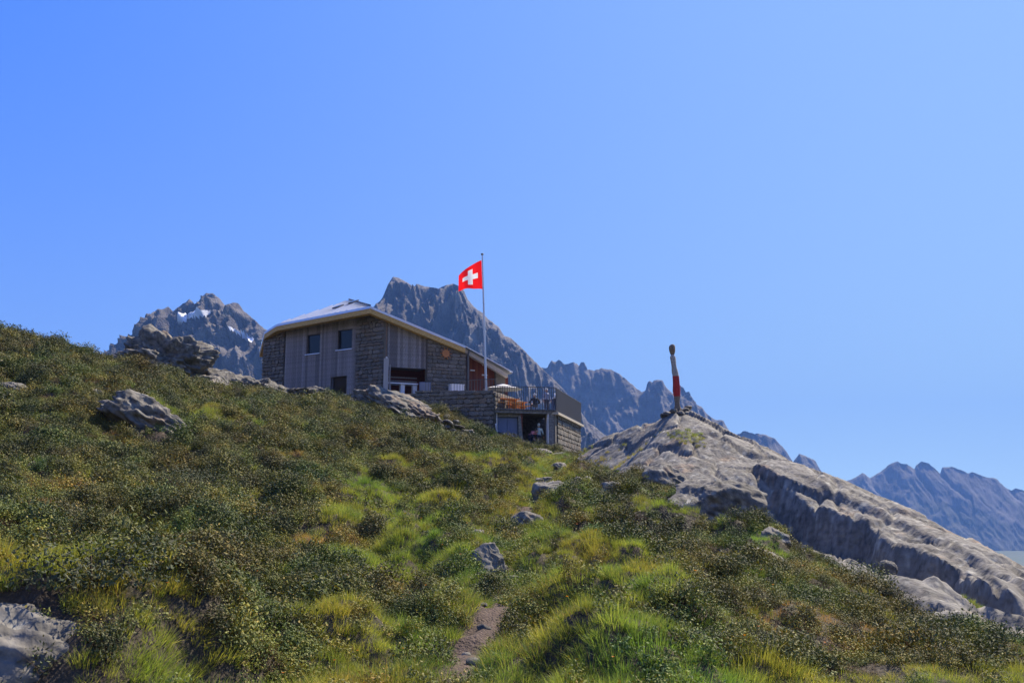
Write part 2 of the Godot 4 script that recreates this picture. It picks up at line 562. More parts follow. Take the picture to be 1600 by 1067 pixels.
func dome_detail(x: float, z: float, h: float) -> float:
	# layers that dip along the ridge: a runs down the ridge, b across it
	var a := x * 0.26 + z * 0.96
	var b := x * 0.96 - z * 0.26
	var y := h
	var jag := n_slab.get_noise_2d(a * 1.2, b * 1.0) * 0.6 + n_slab.get_noise_2d(a * 4.0, b * 2.0) * 0.15
	var along := smoothstep(-31.0, -28.0, z)
	var s := edge_x(z) - x + jag * 0.6
	y -= along * (1.15 * smoothstep(0.0, 0.4, s) + 0.22 * smoothstep(1.15, 1.65, s + jag * 0.8) + 0.2 * smoothstep(-0.75, -0.55, s - jag * 0.3))
	y += n_slab.get_noise_2d(a * 0.4, b * 1.2) * 0.14
	# fractured slabs: each plate sits a little higher or lower than its neighbours, with open joints
	var low := clampf((s - 1.0) * 0.5, 0.0, 1.0) * along
	var wx := a * 0.30 + n_slab.get_noise_2d(a, b * 2.0) * 0.22
	var wy := b * 0.85 + n_slab.get_noise_2d(a * 1.2 + 50.0, b * 2.0) * 0.3
	y += n_plate.get_noise_2d(wx, wy) * (0.10 + 0.14 * low)
	y += n_plate.get_noise_2d(wx * 2.7 + 31.0, wy * 2.3) * (0.035 + 0.07 * low)
	y -= (1.0 - smoothstep(-0.99, -0.90, n_joint.get_noise_2d(wx, wy))) * 0.14
	y -= (1.0 - smoothstep(-0.99, -0.90, n_joint.get_noise_2d(wx * 2.7 + 31.0, wy * 2.3))) * 0.05
	y += n_fine.get_noise_2d(a * 0.7, b * 2.0) * 0.03
	return y

func lichen(p: Vector3) -> Color:
	var c := Color(0.185, 0.18, 0.167)
	c = c.lerp(Color(0.285, 0.278, 0.255), clampf(n_hum.get_noise_3d(p.x, p.y, p.z) * 1.5 + 0.4, 0, 1))
	c = c.lerp(Color(0.34, 0.25, 0.18), clampf(n_hum.get_noise_3d(p.x + 40.0, p.y, p.z) * 3.0 - 0.9, 0, 0.7))
	c = c.lerp(Color(0.13, 0.13, 0.125), clampf(n_fine.get_noise_3d(p.x * 1.5, p.y * 1.5, p.z * 1.5) * 3.0 - 0.5, 0, 0.75))
	c = c.lerp(Color(0.50, 0.51, 0.46), clampf(n_fine.get_noise_3d(p.x * 1.7 + 30.0, p.y * 1.7, p.z * 1.7) * 4.0 - 1.3, 0, 0.8))
	return c

var dome_grid := {}

func rock_at(x: float, z: float) -> float:
	var g := dome_grid
	var i := int((x - g.x0) / g.d)
	var j := int((z - g.z0) / g.d)
	if i < 0 or j < 0 or i >= g.n or j >= g.m:
		return -99.0
	return g.y[j * g.n + i]

func build_dome() -> void:
	setup_dome()
	var d := 0.085
	var x0 := -0.5
	var z0 := -52.0
	var n := int(15.5 / d)
	var m := int(42.0 / d)
	# the smooth shape is read on a coarse grid and interpolated
	var cn := 34
	var cm := 88
	var coarse := PackedFloat32Array()
	for j in cm:
		for i in cn:
			coarse.append(dome_base(x0 + i * 0.5, z0 + j * 0.5))
	var ys := PackedFloat32Array()
	for j in m:
		for i in n:
			var fx := i * d / 0.5
			var fz := j * d / 0.5
			var ci := int(fx)
			var cj := int(fz)
			fx -= ci
			fz -= cj
			var k := cj * cn + ci
			var h := lerpf(lerpf(coarse[k], coarse[k + 1], fx), lerpf(coarse[k + cn], coarse[k + cn + 1], fx), fz)
			ys.append(dome_detail(x0 + i * d, z0 + j * d, h))
	dome_grid = {"x0": x0, "z0": z0, "d": d, "n": n, "m": m, "y": ys}
	var v := PackedVector3Array()
	var col := PackedColorArray()
	var idx := PackedInt32Array()
	var id := PackedInt32Array()
	id.resize(n * m)
	id.fill(-1)
	for j in m:
		for i in n:
			var p := Vector3(x0 + i * d, ys[j * n + i], z0 + j * d)
			if p.y > ground_h(p.x, p.z) - 0.35:
				id[j * n + i] = v.size()
				v.append(p)
				col.append(lichen(p))
	for j in m - 1:
		for i in n - 1:
			var a := id[j * n + i]
			var b := id[j * n + i + 1]
			var c := id[(j + 1) * n + i]
			var e := id[(j + 1) * n + i + 1]
			if a >= 0 and b >= 0 and c >= 0 and e >= 0:
				idx.append_array(PackedInt32Array([a, b, c, b, e, c]))
	var o := part("rock_dome", array_mesh(v, idx, col, smooth_normals(v, idx)), mats.rock, self)
	tag(o, "long bare grey rock dome with cracked slabs carrying the carved figure", "rock")

# ---------------------------------------------------------------- boulders
# a block: a ball cut flat by random planes, roughened; size is its full width, height and depth
func boulder_mesh(size: Vector3, sd: int, cuts: int, at: Vector3, res := 26, rough := 0.09, tint := Color.WHITE) -> ArrayMesh:
	var r := RandomNumberGenerator.new()
	r.seed = sd
	var planes := []
	for k in cuts:
		var nrm := Vector3(r.randfn(), r.randfn() * 0.8, r.randfn()).normalized()
		planes.append([nrm, r.randf_range(0.55, 0.88)])
	var v := PackedVector3Array()
	var col := PackedColorArray()
	for j in res + 1:
		var th := PI * j / res
		for i in res * 2 + 1:
			var ph := TAU * i / (res * 2)
			var dir := Vector3(sin(th) * cos(ph), cos(th), sin(th) * sin(ph))
			var rad := 1.0
			for p in planes:
				var c: float = dir.dot(p[0])
				if c > 0.01:
					rad = minf(rad, p[1] / c)
			rad += n_hum.get_noise_3d(dir.x * 1.6 + sd, dir.y * 1.6, dir.z * 1.6) * rough * 1.6 + n_rock.get_noise_3d(dir.x * 1.6 + sd, dir.y * 2.4, dir.z * 1.6) * rough + n_fine.get_noise_3d(dir.x * 3.0 + sd, dir.y * 3.0, dir.z * 3.0) * rough * 0.7
			var q := dir * rad * size * 0.58
			v.append(q)
			col.append(lichen(q + at) * tint)
	var idx := PackedInt32Array()
	var w := res * 2 + 1
	for j in res:
		for i in res * 2:
			var a := j * w + i
			idx.append_array(PackedInt32Array([a, a + 1, a + w, a + 1, a + w + 1, a + w]))
	return array_mesh(v, idx, col, smooth_normals(v, idx))

var clear := []

func boulder(called: String, at: Vector3, size: Vector3, sd: int, label: String, tilt := Vector3.ZERO, cuts := 12, group := "", cat := "boulder", res := 26, rough := 0.09, tint := Color(0.95, 0.94, 0.92)) -> void:
	var o := part(called, boulder_mesh(size, sd, cuts, at, res, rough, tint), mats.rock, self)
	o.position = at
	o.rotation_degrees = tilt
	tag(o, label, cat, group)
	if size.x > 0.5 and at.z > -57.0:
		clear.append(Vector3(at.x, at.z + size.z * 0.3, size.x * 0.36))

func on_ground(x: float, z: float, lift := 0.0) -> Vector3:
	return Vector3(x, maxf(ground_h(x, z), rock_at(x, z)) + lift, z)

func build_rocks() -> void:
	boulder("boulder", on_ground(4.75, -22.6, 0.25), Vector3(2.3, 1.15, 1.7), 3, "large dark flat-topped boulder in the shrubs below the rock dome", Vector3(16, 20, -8), 12, "", "boulder", 36, 0.08)
	boulder("boulder", on_ground(4.6, -29.6, 0.2), Vector3(1.35, 1.0, 1.2), 8, "squat grey boulder leaning against the foot of the rock dome", Vector3(0, 40, -10))
	boulder("boulder", on_ground(1.05, -28.6, 0.15), Vector3(1.15, 0.85, 0.9), 13, "dark blocky boulder beside the bend of the path", Vector3(5, 10, 12))
	boulder("boulder", on_ground(2.05, -29.4, 0.1), Vector3(1.0, 0.7, 0.8), 21, "paler rounded boulder next to the dark block by the path", Vector3(0, 70, -14))
	boulder("boulder", on_ground(-0.38, -17.0, 0.1), Vector3(0.62, 0.62, 0.6), 34, "grey stone set in the path like a step", Vector3(10, 0, 4))
	boulder("boulder", Vector3(-4.65, 0.0, -9.35), Vector3(2.3, 1.35, 1.3), 55, "big shaded boulder with white and green lichen under the shrubs", Vector3(-16, 25, -10), 8, "", "boulder", 44, 0.1)
	boulder("boulder", on_ground(-12.1, -33.0, 0.1), Vector3(3.1, 1.35, 1.9), 60, "long ribbed grey slab sticking out of the shrub slope", Vector3(14, 25, -24), 18, "", "boulder", 48, 0.16)
	boulder("boulder", on_ground(-14.7, -31.0, 0.1), Vector3(0.55, 0.5, 0.5), 62, "small pointed stone in the shrubs beside the ribbed slab", Vector3(0, 0, -20))
	boulder("boulder", on_ground(-17.9, -35.0, 0.1), Vector3(0.9, 0.55, 0.7), 65, "low grey stone on the upper shrub slope", Vector3(0, 30, -10))
	boulder("boulder", on_ground(-15.4, -36.0, 0.05), Vector3(0.7, 0.4, 0.5), 66, "flat little stone just above the ribbed slab", Vector3(0, 10, 0))
	boulder("boulder", on_ground(4.6, -18.0, 0.02), Vector3(1.2, 0.55, 0.9), 71, "pale tilted slab at the edge of the grass below the large dark boulder", Vector3(10, 30, -24))
	boulder("boulder", on_ground(8.1, -21.8, 0.12), Vector3(0.42, 0.5, 0.4), 77, "small upright brownish stone under the overhang of the rock dome", Vector3(0, 0, -6))
	var rows := [["mossy boulder before the concrete wall under the terrace, next to the blue door", -0.5, -59.6, 1.7, 0.8], ["rounded lichen boulder before the open passage under the terrace", 1.35, -59.0, 1.9, 0.85], ["small flat rock at the corner of the terrace wall", 2.85, -58.6, 0.9, 0.45]]
	for k in rows.size():
		boulder("boulder", on_ground(rows[k][1], rows[k][2], 0.12), Vector3(rows[k][3], rows[k][4], 1.2), 81 + k, rows[k][0], Vector3(0, 20 * k, 5))
	# broken outcrops under and beside the hut
	boulder("rock_outcrop", on_ground(-20.6, -57.0, 0.9), Vector3(5.6, 3.2, 4.0), 91, "dark craggy outcrop with a pale cap on the skyline before the peaks", Vector3(0, 15, -4), 16, "", "rock", 60, 0.17)
	boulder("rock_outcrop", on_ground(-17.3, -58.5, 0.3), Vector3(4.6, 1.8, 4.2), 93, "brown rock rib between the craggy outcrop and the hut", Vector3(14, 25, -14), 12, "", "rock", 50, 0.15)
	boulder("rock_outcrop", on_ground(-14.9, -61.0, 0.25), Vector3(4.0, 1.5, 3.6), 96, "grey slabs below the stone end wall of the hut", Vector3(14, 20, -18), 10, "", "rock", 44, 0.13)
	boulder("rock_outcrop", on_ground(-18.2, -64.5, 0.6), Vector3(2.4, 1.7, 2.2), 97, "mossy knob at the stone end wall of the hut", Vector3(0, 50, 0), 12, "", "rock", 36, 0.13)
	boulder("rock_outcrop", on_ground(-7.6, -60.4, 0.2), Vector3(5.0, 1.7, 4.6), 101, "sunlit pale outcrop below the corner of the hut", Vector3(16, 15, -16), 12, "", "rock", 56, 0.13)
	boulder("rock_outcrop", on_ground(-5.6, -60.0, 0.15), Vector3(3.0, 1.5, 3.0), 103, "reddish broken rock beside the pale outcrop under the hut", Vector3(14, 50, -18), 12, "", "rock", 44, 0.14, Color(1.0, 0.84, 0.74))
	# the broken rock band along the skyline between the outcrop and the hut
	var band := [[-19.2, -58.6, 2.6, 1.5], [-18.0, -57.2, 2.0, 1.1], [-16.2, -58.8, 2.6, 1.3], [-15.6, -60.6, 2.4, 1.3], [-13.6, -61.2, 2.6, 1.1], [-12.6, -62.6, 2.2, 0.9], [-16.9, -61.5, 2.4, 1.7], [-9.6, -61.6, 2.2, 0.9], [-6.4, -58.6, 1.8, 0.8]]
	var say := ["angular rock block right behind the craggy skyline outcrop", "low brown ledge in front of the craggy skyline outcrop", "jagged rock rib halfway between outcrop and hut", "split grey rock on the rib towards the hut", "flat slab stepping down to the board wall", "low slab in the grass under the lowest hut window", "tall broken rock close to the stone end wall", "flat ledge in the grass at the foot of the stone pier", "small reddish ledge below the pale outcrop"]
	for k in band.size():
		var b: Array = band[k]
		boulder("rock_ledge", on_ground(b[0], b[1], b[3] * 0.22), Vector3(b[2], b[3], b[2] * 0.8), 120 + k, say[k], Vector3(8, 37 * k, -12), 22, "", "rock", 40, 0.13)
	# dark stones and ledges beside the path
	var steps := [[0.35, -23.2, 0.7], [1.35, -26.8, 0.8], [-0.75, -21.3, 0.45], [0.9, -31.0, 0.7], [0.35, -12.6, 0.35], [-0.95, -14.6, 0.4], [2.6, -25.8, 0.9], [3.3, -27.2, 1.1], [1.9, -38.5, 0.8], [5.2, -20.0, 0.8]]
	var tell := ["low dark ledge where the path climbs past the round tussock bush", "angular stone under the dark block by the path bend", "small stone above the step stone on the path", "flat stone beside the path above the dark block", "fist-high stone at the path edge near the bare earth", "flat stone at the grassy edge of the bare earth", "broken dark rock between path and rock dome", "wide broken rock near the squat boulder at the dome foot", "flat slab beside the path at the left end of the dome", "tilted stone among shrubs below the rock ledges"]
	for k in steps.size():
		var b: Array = steps[k]
		boulder("path_rock", on_ground(b[0], b[1], b[2] * 0.12), Vector3(b[2], b[2] * 0.6, b[2] * 0.8), 160 + k, tell[k], Vector3(6, 53 * k, -8), 16, "", "rock", 24, 0.1)
	# slabs tumbled below the retaining wall
	for k in 34:
		var t := k / 33.0
		var x := lerpf(-4.9, -1.3, t) + rng.randf_range(-0.25, 0.25)
		var z := -60.8 + rng.randf_range(-0.7, 1.0)
		boulder("rubble_stone", on_ground(x, z, 0.06 + rng.randf() * 0.25), Vector3(rng.randf_range(0.4, 0.9), rng.randf_range(0.15, 0.3), rng.randf_range(0.4, 0.7)), 200 + k, "flat rubble stone in the heap below the retaining wall", Vector3(rng.randf_range(-10, 10), rng.randf() * 360.0, rng.randf_range(-35, -5)), 12, "rubble stones below the retaining wall", "stone", 8)
	# small stones lying on the path
	for k in 26:
		var z := -9.0 - k * 1.05 + rng.randf_range(-0.4, 0.4)
		var x := path_x(z) + rng.randf_range(-0.35, 0.35)
		boulder("path_stone", on_ground(x, z, 0.03), Vector3.ONE * rng.randf_range(0.07, 0.2) * Vector3(1.3, 0.7, 1.0), 300 + k, "small loose stone lying on the earth path", Vector3(0, rng.randf() * 360.0, 0), 9, "loose stones on the path", "stone", 8)

# ---------------------------------------------------------------- building helpers
func box_mesh() -> Mesh:
	if not mats.has("unit_box"):
		mats.unit_box = BoxMesh.new()
	return mats.unit_box

# a box between two plan directions: centre, half sizes along its own axes, turn about y
func block(called: String, at: Vector3, size: Vector3, m: Material, parent: Node, turn := 0.0, roll := 0.0) -> MeshInstance3D:
	var o := part(called, box_mesh(), m, parent)
	o.transform = Transform3D(Basis(Vector3.UP, turn) * Basis(Vector3.BACK, roll) * Basis.from_scale(size), at)
	return o

# flat polygon (t along d, y up) given thickness along -n: a wall with a free outline
func slab_mesh(o: Vector3, d: Vector3, n: Vector3, outline: Array, thick: float) -> ArrayMesh:
	var poly := PackedVector2Array()
	for k in range(0, outline.size(), 2):
		poly.append(Vector2(outline[k], outline[k + 1]))
	var tri := Geometry2D.triangulate_polygon(poly)
	var st := SurfaceTool.new()
	st.begin(Mesh.PRIMITIVE_TRIANGLES)
	var front := []
	var back := []
	for p in poly:
		var w := o + d * p.x + Vector3.UP * p.y
		front.append(w)
		back.append(w - n * thick)
	for k in range(0, tri.size(), 3):
		for side in 2:
			var src: Array = front if side == 0 else back
			var a: Vector3 = src[tri[k]]
			var b: Vector3 = src[tri[k + 1]]
			var c: Vector3 = src[tri[k + 2]]
			var want := n if side == 0 else -n
			if (c - a).cross(b - a).dot(want) < 0.0:
				var t := b
				b = c
				c = t
			for q in [a, b, c]:
				st.set_normal(want)
				st.add_vertex(q)
	for k in poly.size():
		var e := (k + 1) % poly.size()
		var a: Vector3 = front[k]
		var b: Vector3 = front[e]
		var c: Vector3 = back[e]
		var f: Vector3 = back[k]
		var nn := (c - a).cross(b - a).normalized()
		for q in [a, b, c, a, c, f]:
			st.set_normal(nn)
			st.add_vertex(q)
	return st.commit()

# a rough-hewn stone: a unit box with knocked corners, 44 triangles
func stone_mesh(sd: int) -> ArrayMesh:
	var r := RandomNumberGenerator.new()
	r.seed = sd
	var v := PackedVector3Array()
	var idx := PackedInt32Array()
	var jx := []
	for k in 16:
		jx.append(Vector2(r.randf_range(-0.05, 0.05), r.randf_range(-0.06, 0.06)))
	# two rings: the back one at full size, the face one drawn in and bulged
	for ring in 3:
		for k in 8:
			var an := TAU * (k + 0.5) / 8.0
			var sq := Vector2(clampf(cos(an) * 1.3, -1, 1), clampf(sin(an) * 1.3, -1, 1)) * 0.5
			var f: float = [1.0, 1.0, 0.86][ring]
			var jj: Vector2 = jx[k]
			v.append(Vector3(sq.x * f + jj.x, sq.y * f + jj.y, [-0.5, 0.3, 0.5][ring] + r.randf_range(-0.06, 0.06) * ring))
	v.append(Vector3(r.randf_range(-0.1, 0.1), r.randf_range(-0.1, 0.1), 0.56))
	for ring in 2:
		for k in 8:
			var a := ring * 8 + k
			var b := ring * 8 + (k + 1) % 8
			idx.append_array(PackedInt32Array([a, a + 8, b, b, a + 8, b + 8]))
	for k in 8:
		idx.append_array(PackedInt32Array([16 + k, 24, 16 + (k + 1) % 8]))
	return array_mesh(v, idx)

# lay courses of stones over an outline on a wall: origin o, along d, outward n
func lay_stones(parent: Node, o: Vector3, d: Vector3, n: Vector3, outline: Array, tall: float, long: float, most: int, sd: int) -> int:
	var poly := PackedVector2Array()
	var lo := Vector2(1e9, 1e9)
	var hi := -lo
	for k in range(0, outline.size(), 2):
		var p := Vector2(outline[k], outline[k + 1])
		poly.append(p)
		lo = lo.min(p)
		hi = hi.max(p)
	var r := RandomNumberGenerator.new()
	r.seed = sd
	var turn := atan2(n.x, n.z)
	var laid := 0
	var y := lo.y
	while y < hi.y - 0.02:
		var h := tall * r.randf_range(0.7, 1.2)
		var t := lo.x - r.randf() * long * 0.5
		while t < hi.x:
			var w := long * r.randf_range(0.55, 1.5)
			var a := maxf(t, lo.x)
			var b := minf(t + w, hi.x)
			var mid := Vector2((a + b) * 0.5, y + h * 0.5)
			if b - a > 0.1 and laid < most and Geometry2D.is_point_in_polygon(mid, poly):
				var s := part("stone", mats.stones[r.randi() % 4], mats.masonry[r.randi() % 5], parent)
				var wp := o + d * mid.x + Vector3.UP * mid.y + n * r.randf_range(-0.015, 0.02)
				s.transform = Transform3D(Basis(Vector3.UP, turn) * Basis.from_scale(Vector3(b - a - 0.03, h * r.randf_range(0.85, 1.02), 0.09)), wp)
				laid += 1
			t += w
		y += h
	return laid

func strip_mesh(a: Vector3, b: Vector3, out: Vector3, drop: float, thick: float) -> ArrayMesh:
	# a board from a to b, its upper edge on the line, hanging down by drop
	var st := SurfaceTool.new()
	st.begin(Mesh.PRIMITIVE_TRIANGLES)
	var dn := Vector3(0, -drop, 0)
	var inn := -out * thick
	var c := [a, b, b + dn, a + dn, a + inn, b + inn, b + dn + inn, a + dn + inn]
	for f in [[0, 1, 2, 3], [5, 4, 7, 6], [4, 5, 1, 0], [3, 2, 6, 7], [4, 0, 3, 7], [1, 5, 6, 2]]:
		var nn: Vector3 = ((c[f[2]] - c[f[0]]) as Vector3).cross(c[f[1]] - c[f[0]]).normalized()
		for k in [0, 1, 2, 0, 2, 3]:
			st.set_normal(nn)
			st.add_vertex(c[f[k]])
	return st.commit()

func tube_mesh(pts: Array, radii: Array, sides := 10) -> ArrayMesh:
	var v := PackedVector3Array()
	var idx := PackedInt32Array()
	for k in pts.size():
		var p: Vector3 = pts[k]
		var dir: Vector3 = (pts[mini(k + 1, pts.size() - 1)] - pts[maxi(k - 1, 0)]).normalized()
		var s := dir.cross(Vector3.FORWARD if absf(dir.z) < 0.9 else Vector3.RIGHT).normalized()
		var u := dir.cross(s).normalized()
		for e in sides:
			var an := TAU * e / sides
			v.append(p + (s * cos(an) + u * sin(an)) * radii[k])
	for k in pts.size() - 1:
		for e in sides:
			var a := k * sides + e
			var b := k * sides + (e + 1) % sides
			idx.append_array(PackedInt32Array([a, a + sides, b, b, a + sides, b + sides]))
	var c0 := v.size()
	v.append(pts[0])
	v.append(pts[-1])
	for e in sides:
		idx.append_array(PackedInt32Array([c0, e, (e + 1) % sides]))
		var q := (pts.size() - 1) * sides
		idx.append_array(PackedInt32Array([c0 + 1, q + (e + 1) % sides, q + e]))
	return array_mesh(v, idx, PackedColorArray(), smooth_normals(v, idx))

func hut_materials() -> void:
	mats.stones = [stone_mesh(1), stone_mesh(2), stone_mesh(3), stone_mesh(4)]
	var speck := noise_tex(0.05, 5, [[0.0, Color(0.55, 0.55, 0.55)], [0.5, Color(0.85, 0.85, 0.84)], [1.0, Color(1, 1, 1)]], 61, 256)
	mats.masonry = []
	for c in [lin(0.27, 0.245, 0.21), lin(0.21, 0.19, 0.165), lin(0.32, 0.285, 0.24), lin(0.24, 0.22, 0.19), lin(0.28, 0.225, 0.175)]:
		var m := plain_mat(c, 0.95, 0.0, speck, Vector3.ONE * 0.8)
		m.uv1_world_triplanar = true
		mats.masonry.append(m)
	mats.mortar = plain_mat(lin(0.24, 0.21, 0.175), 0.95, 0.0, speck, Vector3.ONE)
	mats.concrete = plain_mat(lin(0.30, 0.285, 0.26), 0.9, 0.0, speck, Vector3.ONE * 0.35)
	var grain := noise_tex(0.03, 5, [[0.0, Color(0.5, 0.48, 0.46)], [0.5, Color(0.82, 0.8, 0.78)], [1.0, Color(1, 1, 1)]], 62, 256)
	mats.boards = []
	for c in [lin(0.41, 0.39, 0.39), lin(0.34, 0.32, 0.32), lin(0.48, 0.46, 0.46), lin(0.27, 0.25, 0.25), lin(0.43, 0.36, 0.32), lin(0.38, 0.24, 0.17)]:
		var m := plain_mat(c, 0.85, 0.0, grain, Vector3(6.0, 0.5, 6.0))
		m.uv1_world_triplanar = true
		mats.boards.append(m)
	mats.beam = plain_mat(lin(0.93, 0.62, 0.21), 0.7, 0.0, grain, Vector3(0.6, 3.0, 0.6))
	mats.redwood = [plain_mat(lin(0.30, 0.08, 0.04), 0.7, 0.0, grain, Vector3(5, 0.5, 5)), plain_mat(lin(0.36, 0.11, 0.05), 0.7, 0.0, grain, Vector3(5, 0.5, 5)), plain_mat(lin(0.25, 0.065, 0.035), 0.7, 0.0, grain, Vector3(5, 0.5, 5))]
	mats.metal = plain_mat(lin(0.72, 0.74, 0.78), 0.4, 0.8)
	mats.steel = plain_mat(lin(0.09, 0.09, 0.095), 0.6, 0.2)
	mats.pole = plain_mat(lin(0.55, 0.56, 0.58), 0.35, 0.7)
	mats.dark = plain_mat(lin(0.24, 0.19, 0.145), 0.9)
	mats.glass = plain_mat(lin(0.02, 0.022, 0.026), 0.06)  # opaque near-black: the dark of the unlit rooms is painted into the panes
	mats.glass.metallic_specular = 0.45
	mats.white = plain_mat(lin(0.75, 0.75, 0.76), 0.5)
	mats.bare_wood = plain_mat(lin(0.42, 0.33, 0.22), 0.8, 0.0, grain, Vector3(2, 2, 2))
	mats.blue = plain_mat(lin(0.13, 0.17, 0.27), 0.6)

const HC := Vector3(-9.05, 0, -68.0)          # the corner between the two faces
const HL := Vector3(-0.8387, 0, -0.5446)      # along the board face
const HLN := Vector3(-0.5446, 0, 0.8387)
const HR := Vector3(0.9272, 0, -0.3746)       # along the gable face
const HRN := Vector3(0.3746, 0, 0.9272)

func planks(parent: Node, d: Vector3, n: Vector3, t0: float, t1: float, wide: float, top: Callable, bottom: Callable, holes: Array, set_back: float, pool: Array, sd: int) -> void:
	var r := RandomNumberGenerator.new()
	r.seed = sd
	var turn := atan2(n.x, n.z)
	var count := int(round((t1 - t0) / wide))
	var w := (t1 - t0) / count
	for k in count:
		var t := t0 + (k + 0.5) * w
		var spans := [[bottom.call(t), top.call(t)]]
		for h in holes:
			if t > h[0] and t < h[1]:
				var cut := []
				for s in spans:
					if h[2] > s[0]:
						cut.append([s[0], minf(h[2], s[1])])
					if h[3] < s[1]:
						cut.append([maxf(h[3], s[0]), s[1]])
				spans = cut
		var m: Material = pool[r.randi() % pool.size()]
		var lift := r.randf_range(0.0, 0.018)
		for s in spans:
			if s[1] - s[0] > 0.05:
				block("plank", HC + d * t + Vector3.UP * (s[0] + s[1]) * 0.5 - n * (set_back - lift), Vector3(w - 0.012, s[1] - s[0], 0.05), m, parent, turn)

func window(parent: Node, d: Vector3, n: Vector3, t0: float, t1: float, y0: float, y1: float, deep: float, set_back: float) -> void:
	var turn := atan2(n.x, n.z)
	var mid := HC + d * (t0 + t1) * 0.5 - n * (set_back + deep * 0.5)
	var my := (y0 + y1) * 0.5
	var o := block("window", mid + Vector3.UP * my - n * (deep * 0.5 + 0.02), Vector3(t1 - t0, y1 - y0, 0.03), mats.dark, parent, turn)
	var inv := o.transform.affine_inverse()
	for e in [["frame", Vector3.UP * (y1 + 0.0), Vector3(t1 - t0 + 0.08, 0.07, deep)], ["sill", Vector3.UP * (y0 - 0.02) + n * 0.07, Vector3(t1 - t0 + 0.16, 0.06, deep + 0.12)], ["frame", Vector3.UP * my + d * (t1 - t0) * 0.5, Vector3(0.07, y1 - y0 - 0.08, deep)], ["frame", Vector3.UP * my - d * (t1 - t0) * 0.5, Vector3(0.07, y1 - y0 - 0.08, deep)]]:
		var b := part(e[0], box_mesh(), mats.metal if e[0] == "sill" else mats.boards[3], o)
		b.transform = inv * Transform3D(Basis(Vector3.UP, turn) * Basis.from_scale(e[2]), mid + e[1])
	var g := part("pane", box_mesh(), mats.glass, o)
	g.transform = inv * Transform3D(Basis(Vector3.UP, turn + 0.02) * Basis(Vector3.RIGHT, 0.03) * Basis.from_scale(Vector3(t1 - t0 - 0.08, y1 - y0 - 0.08, 0.02)), mid + Vector3.UP * my - n * (deep * 0.5 - 0.06))

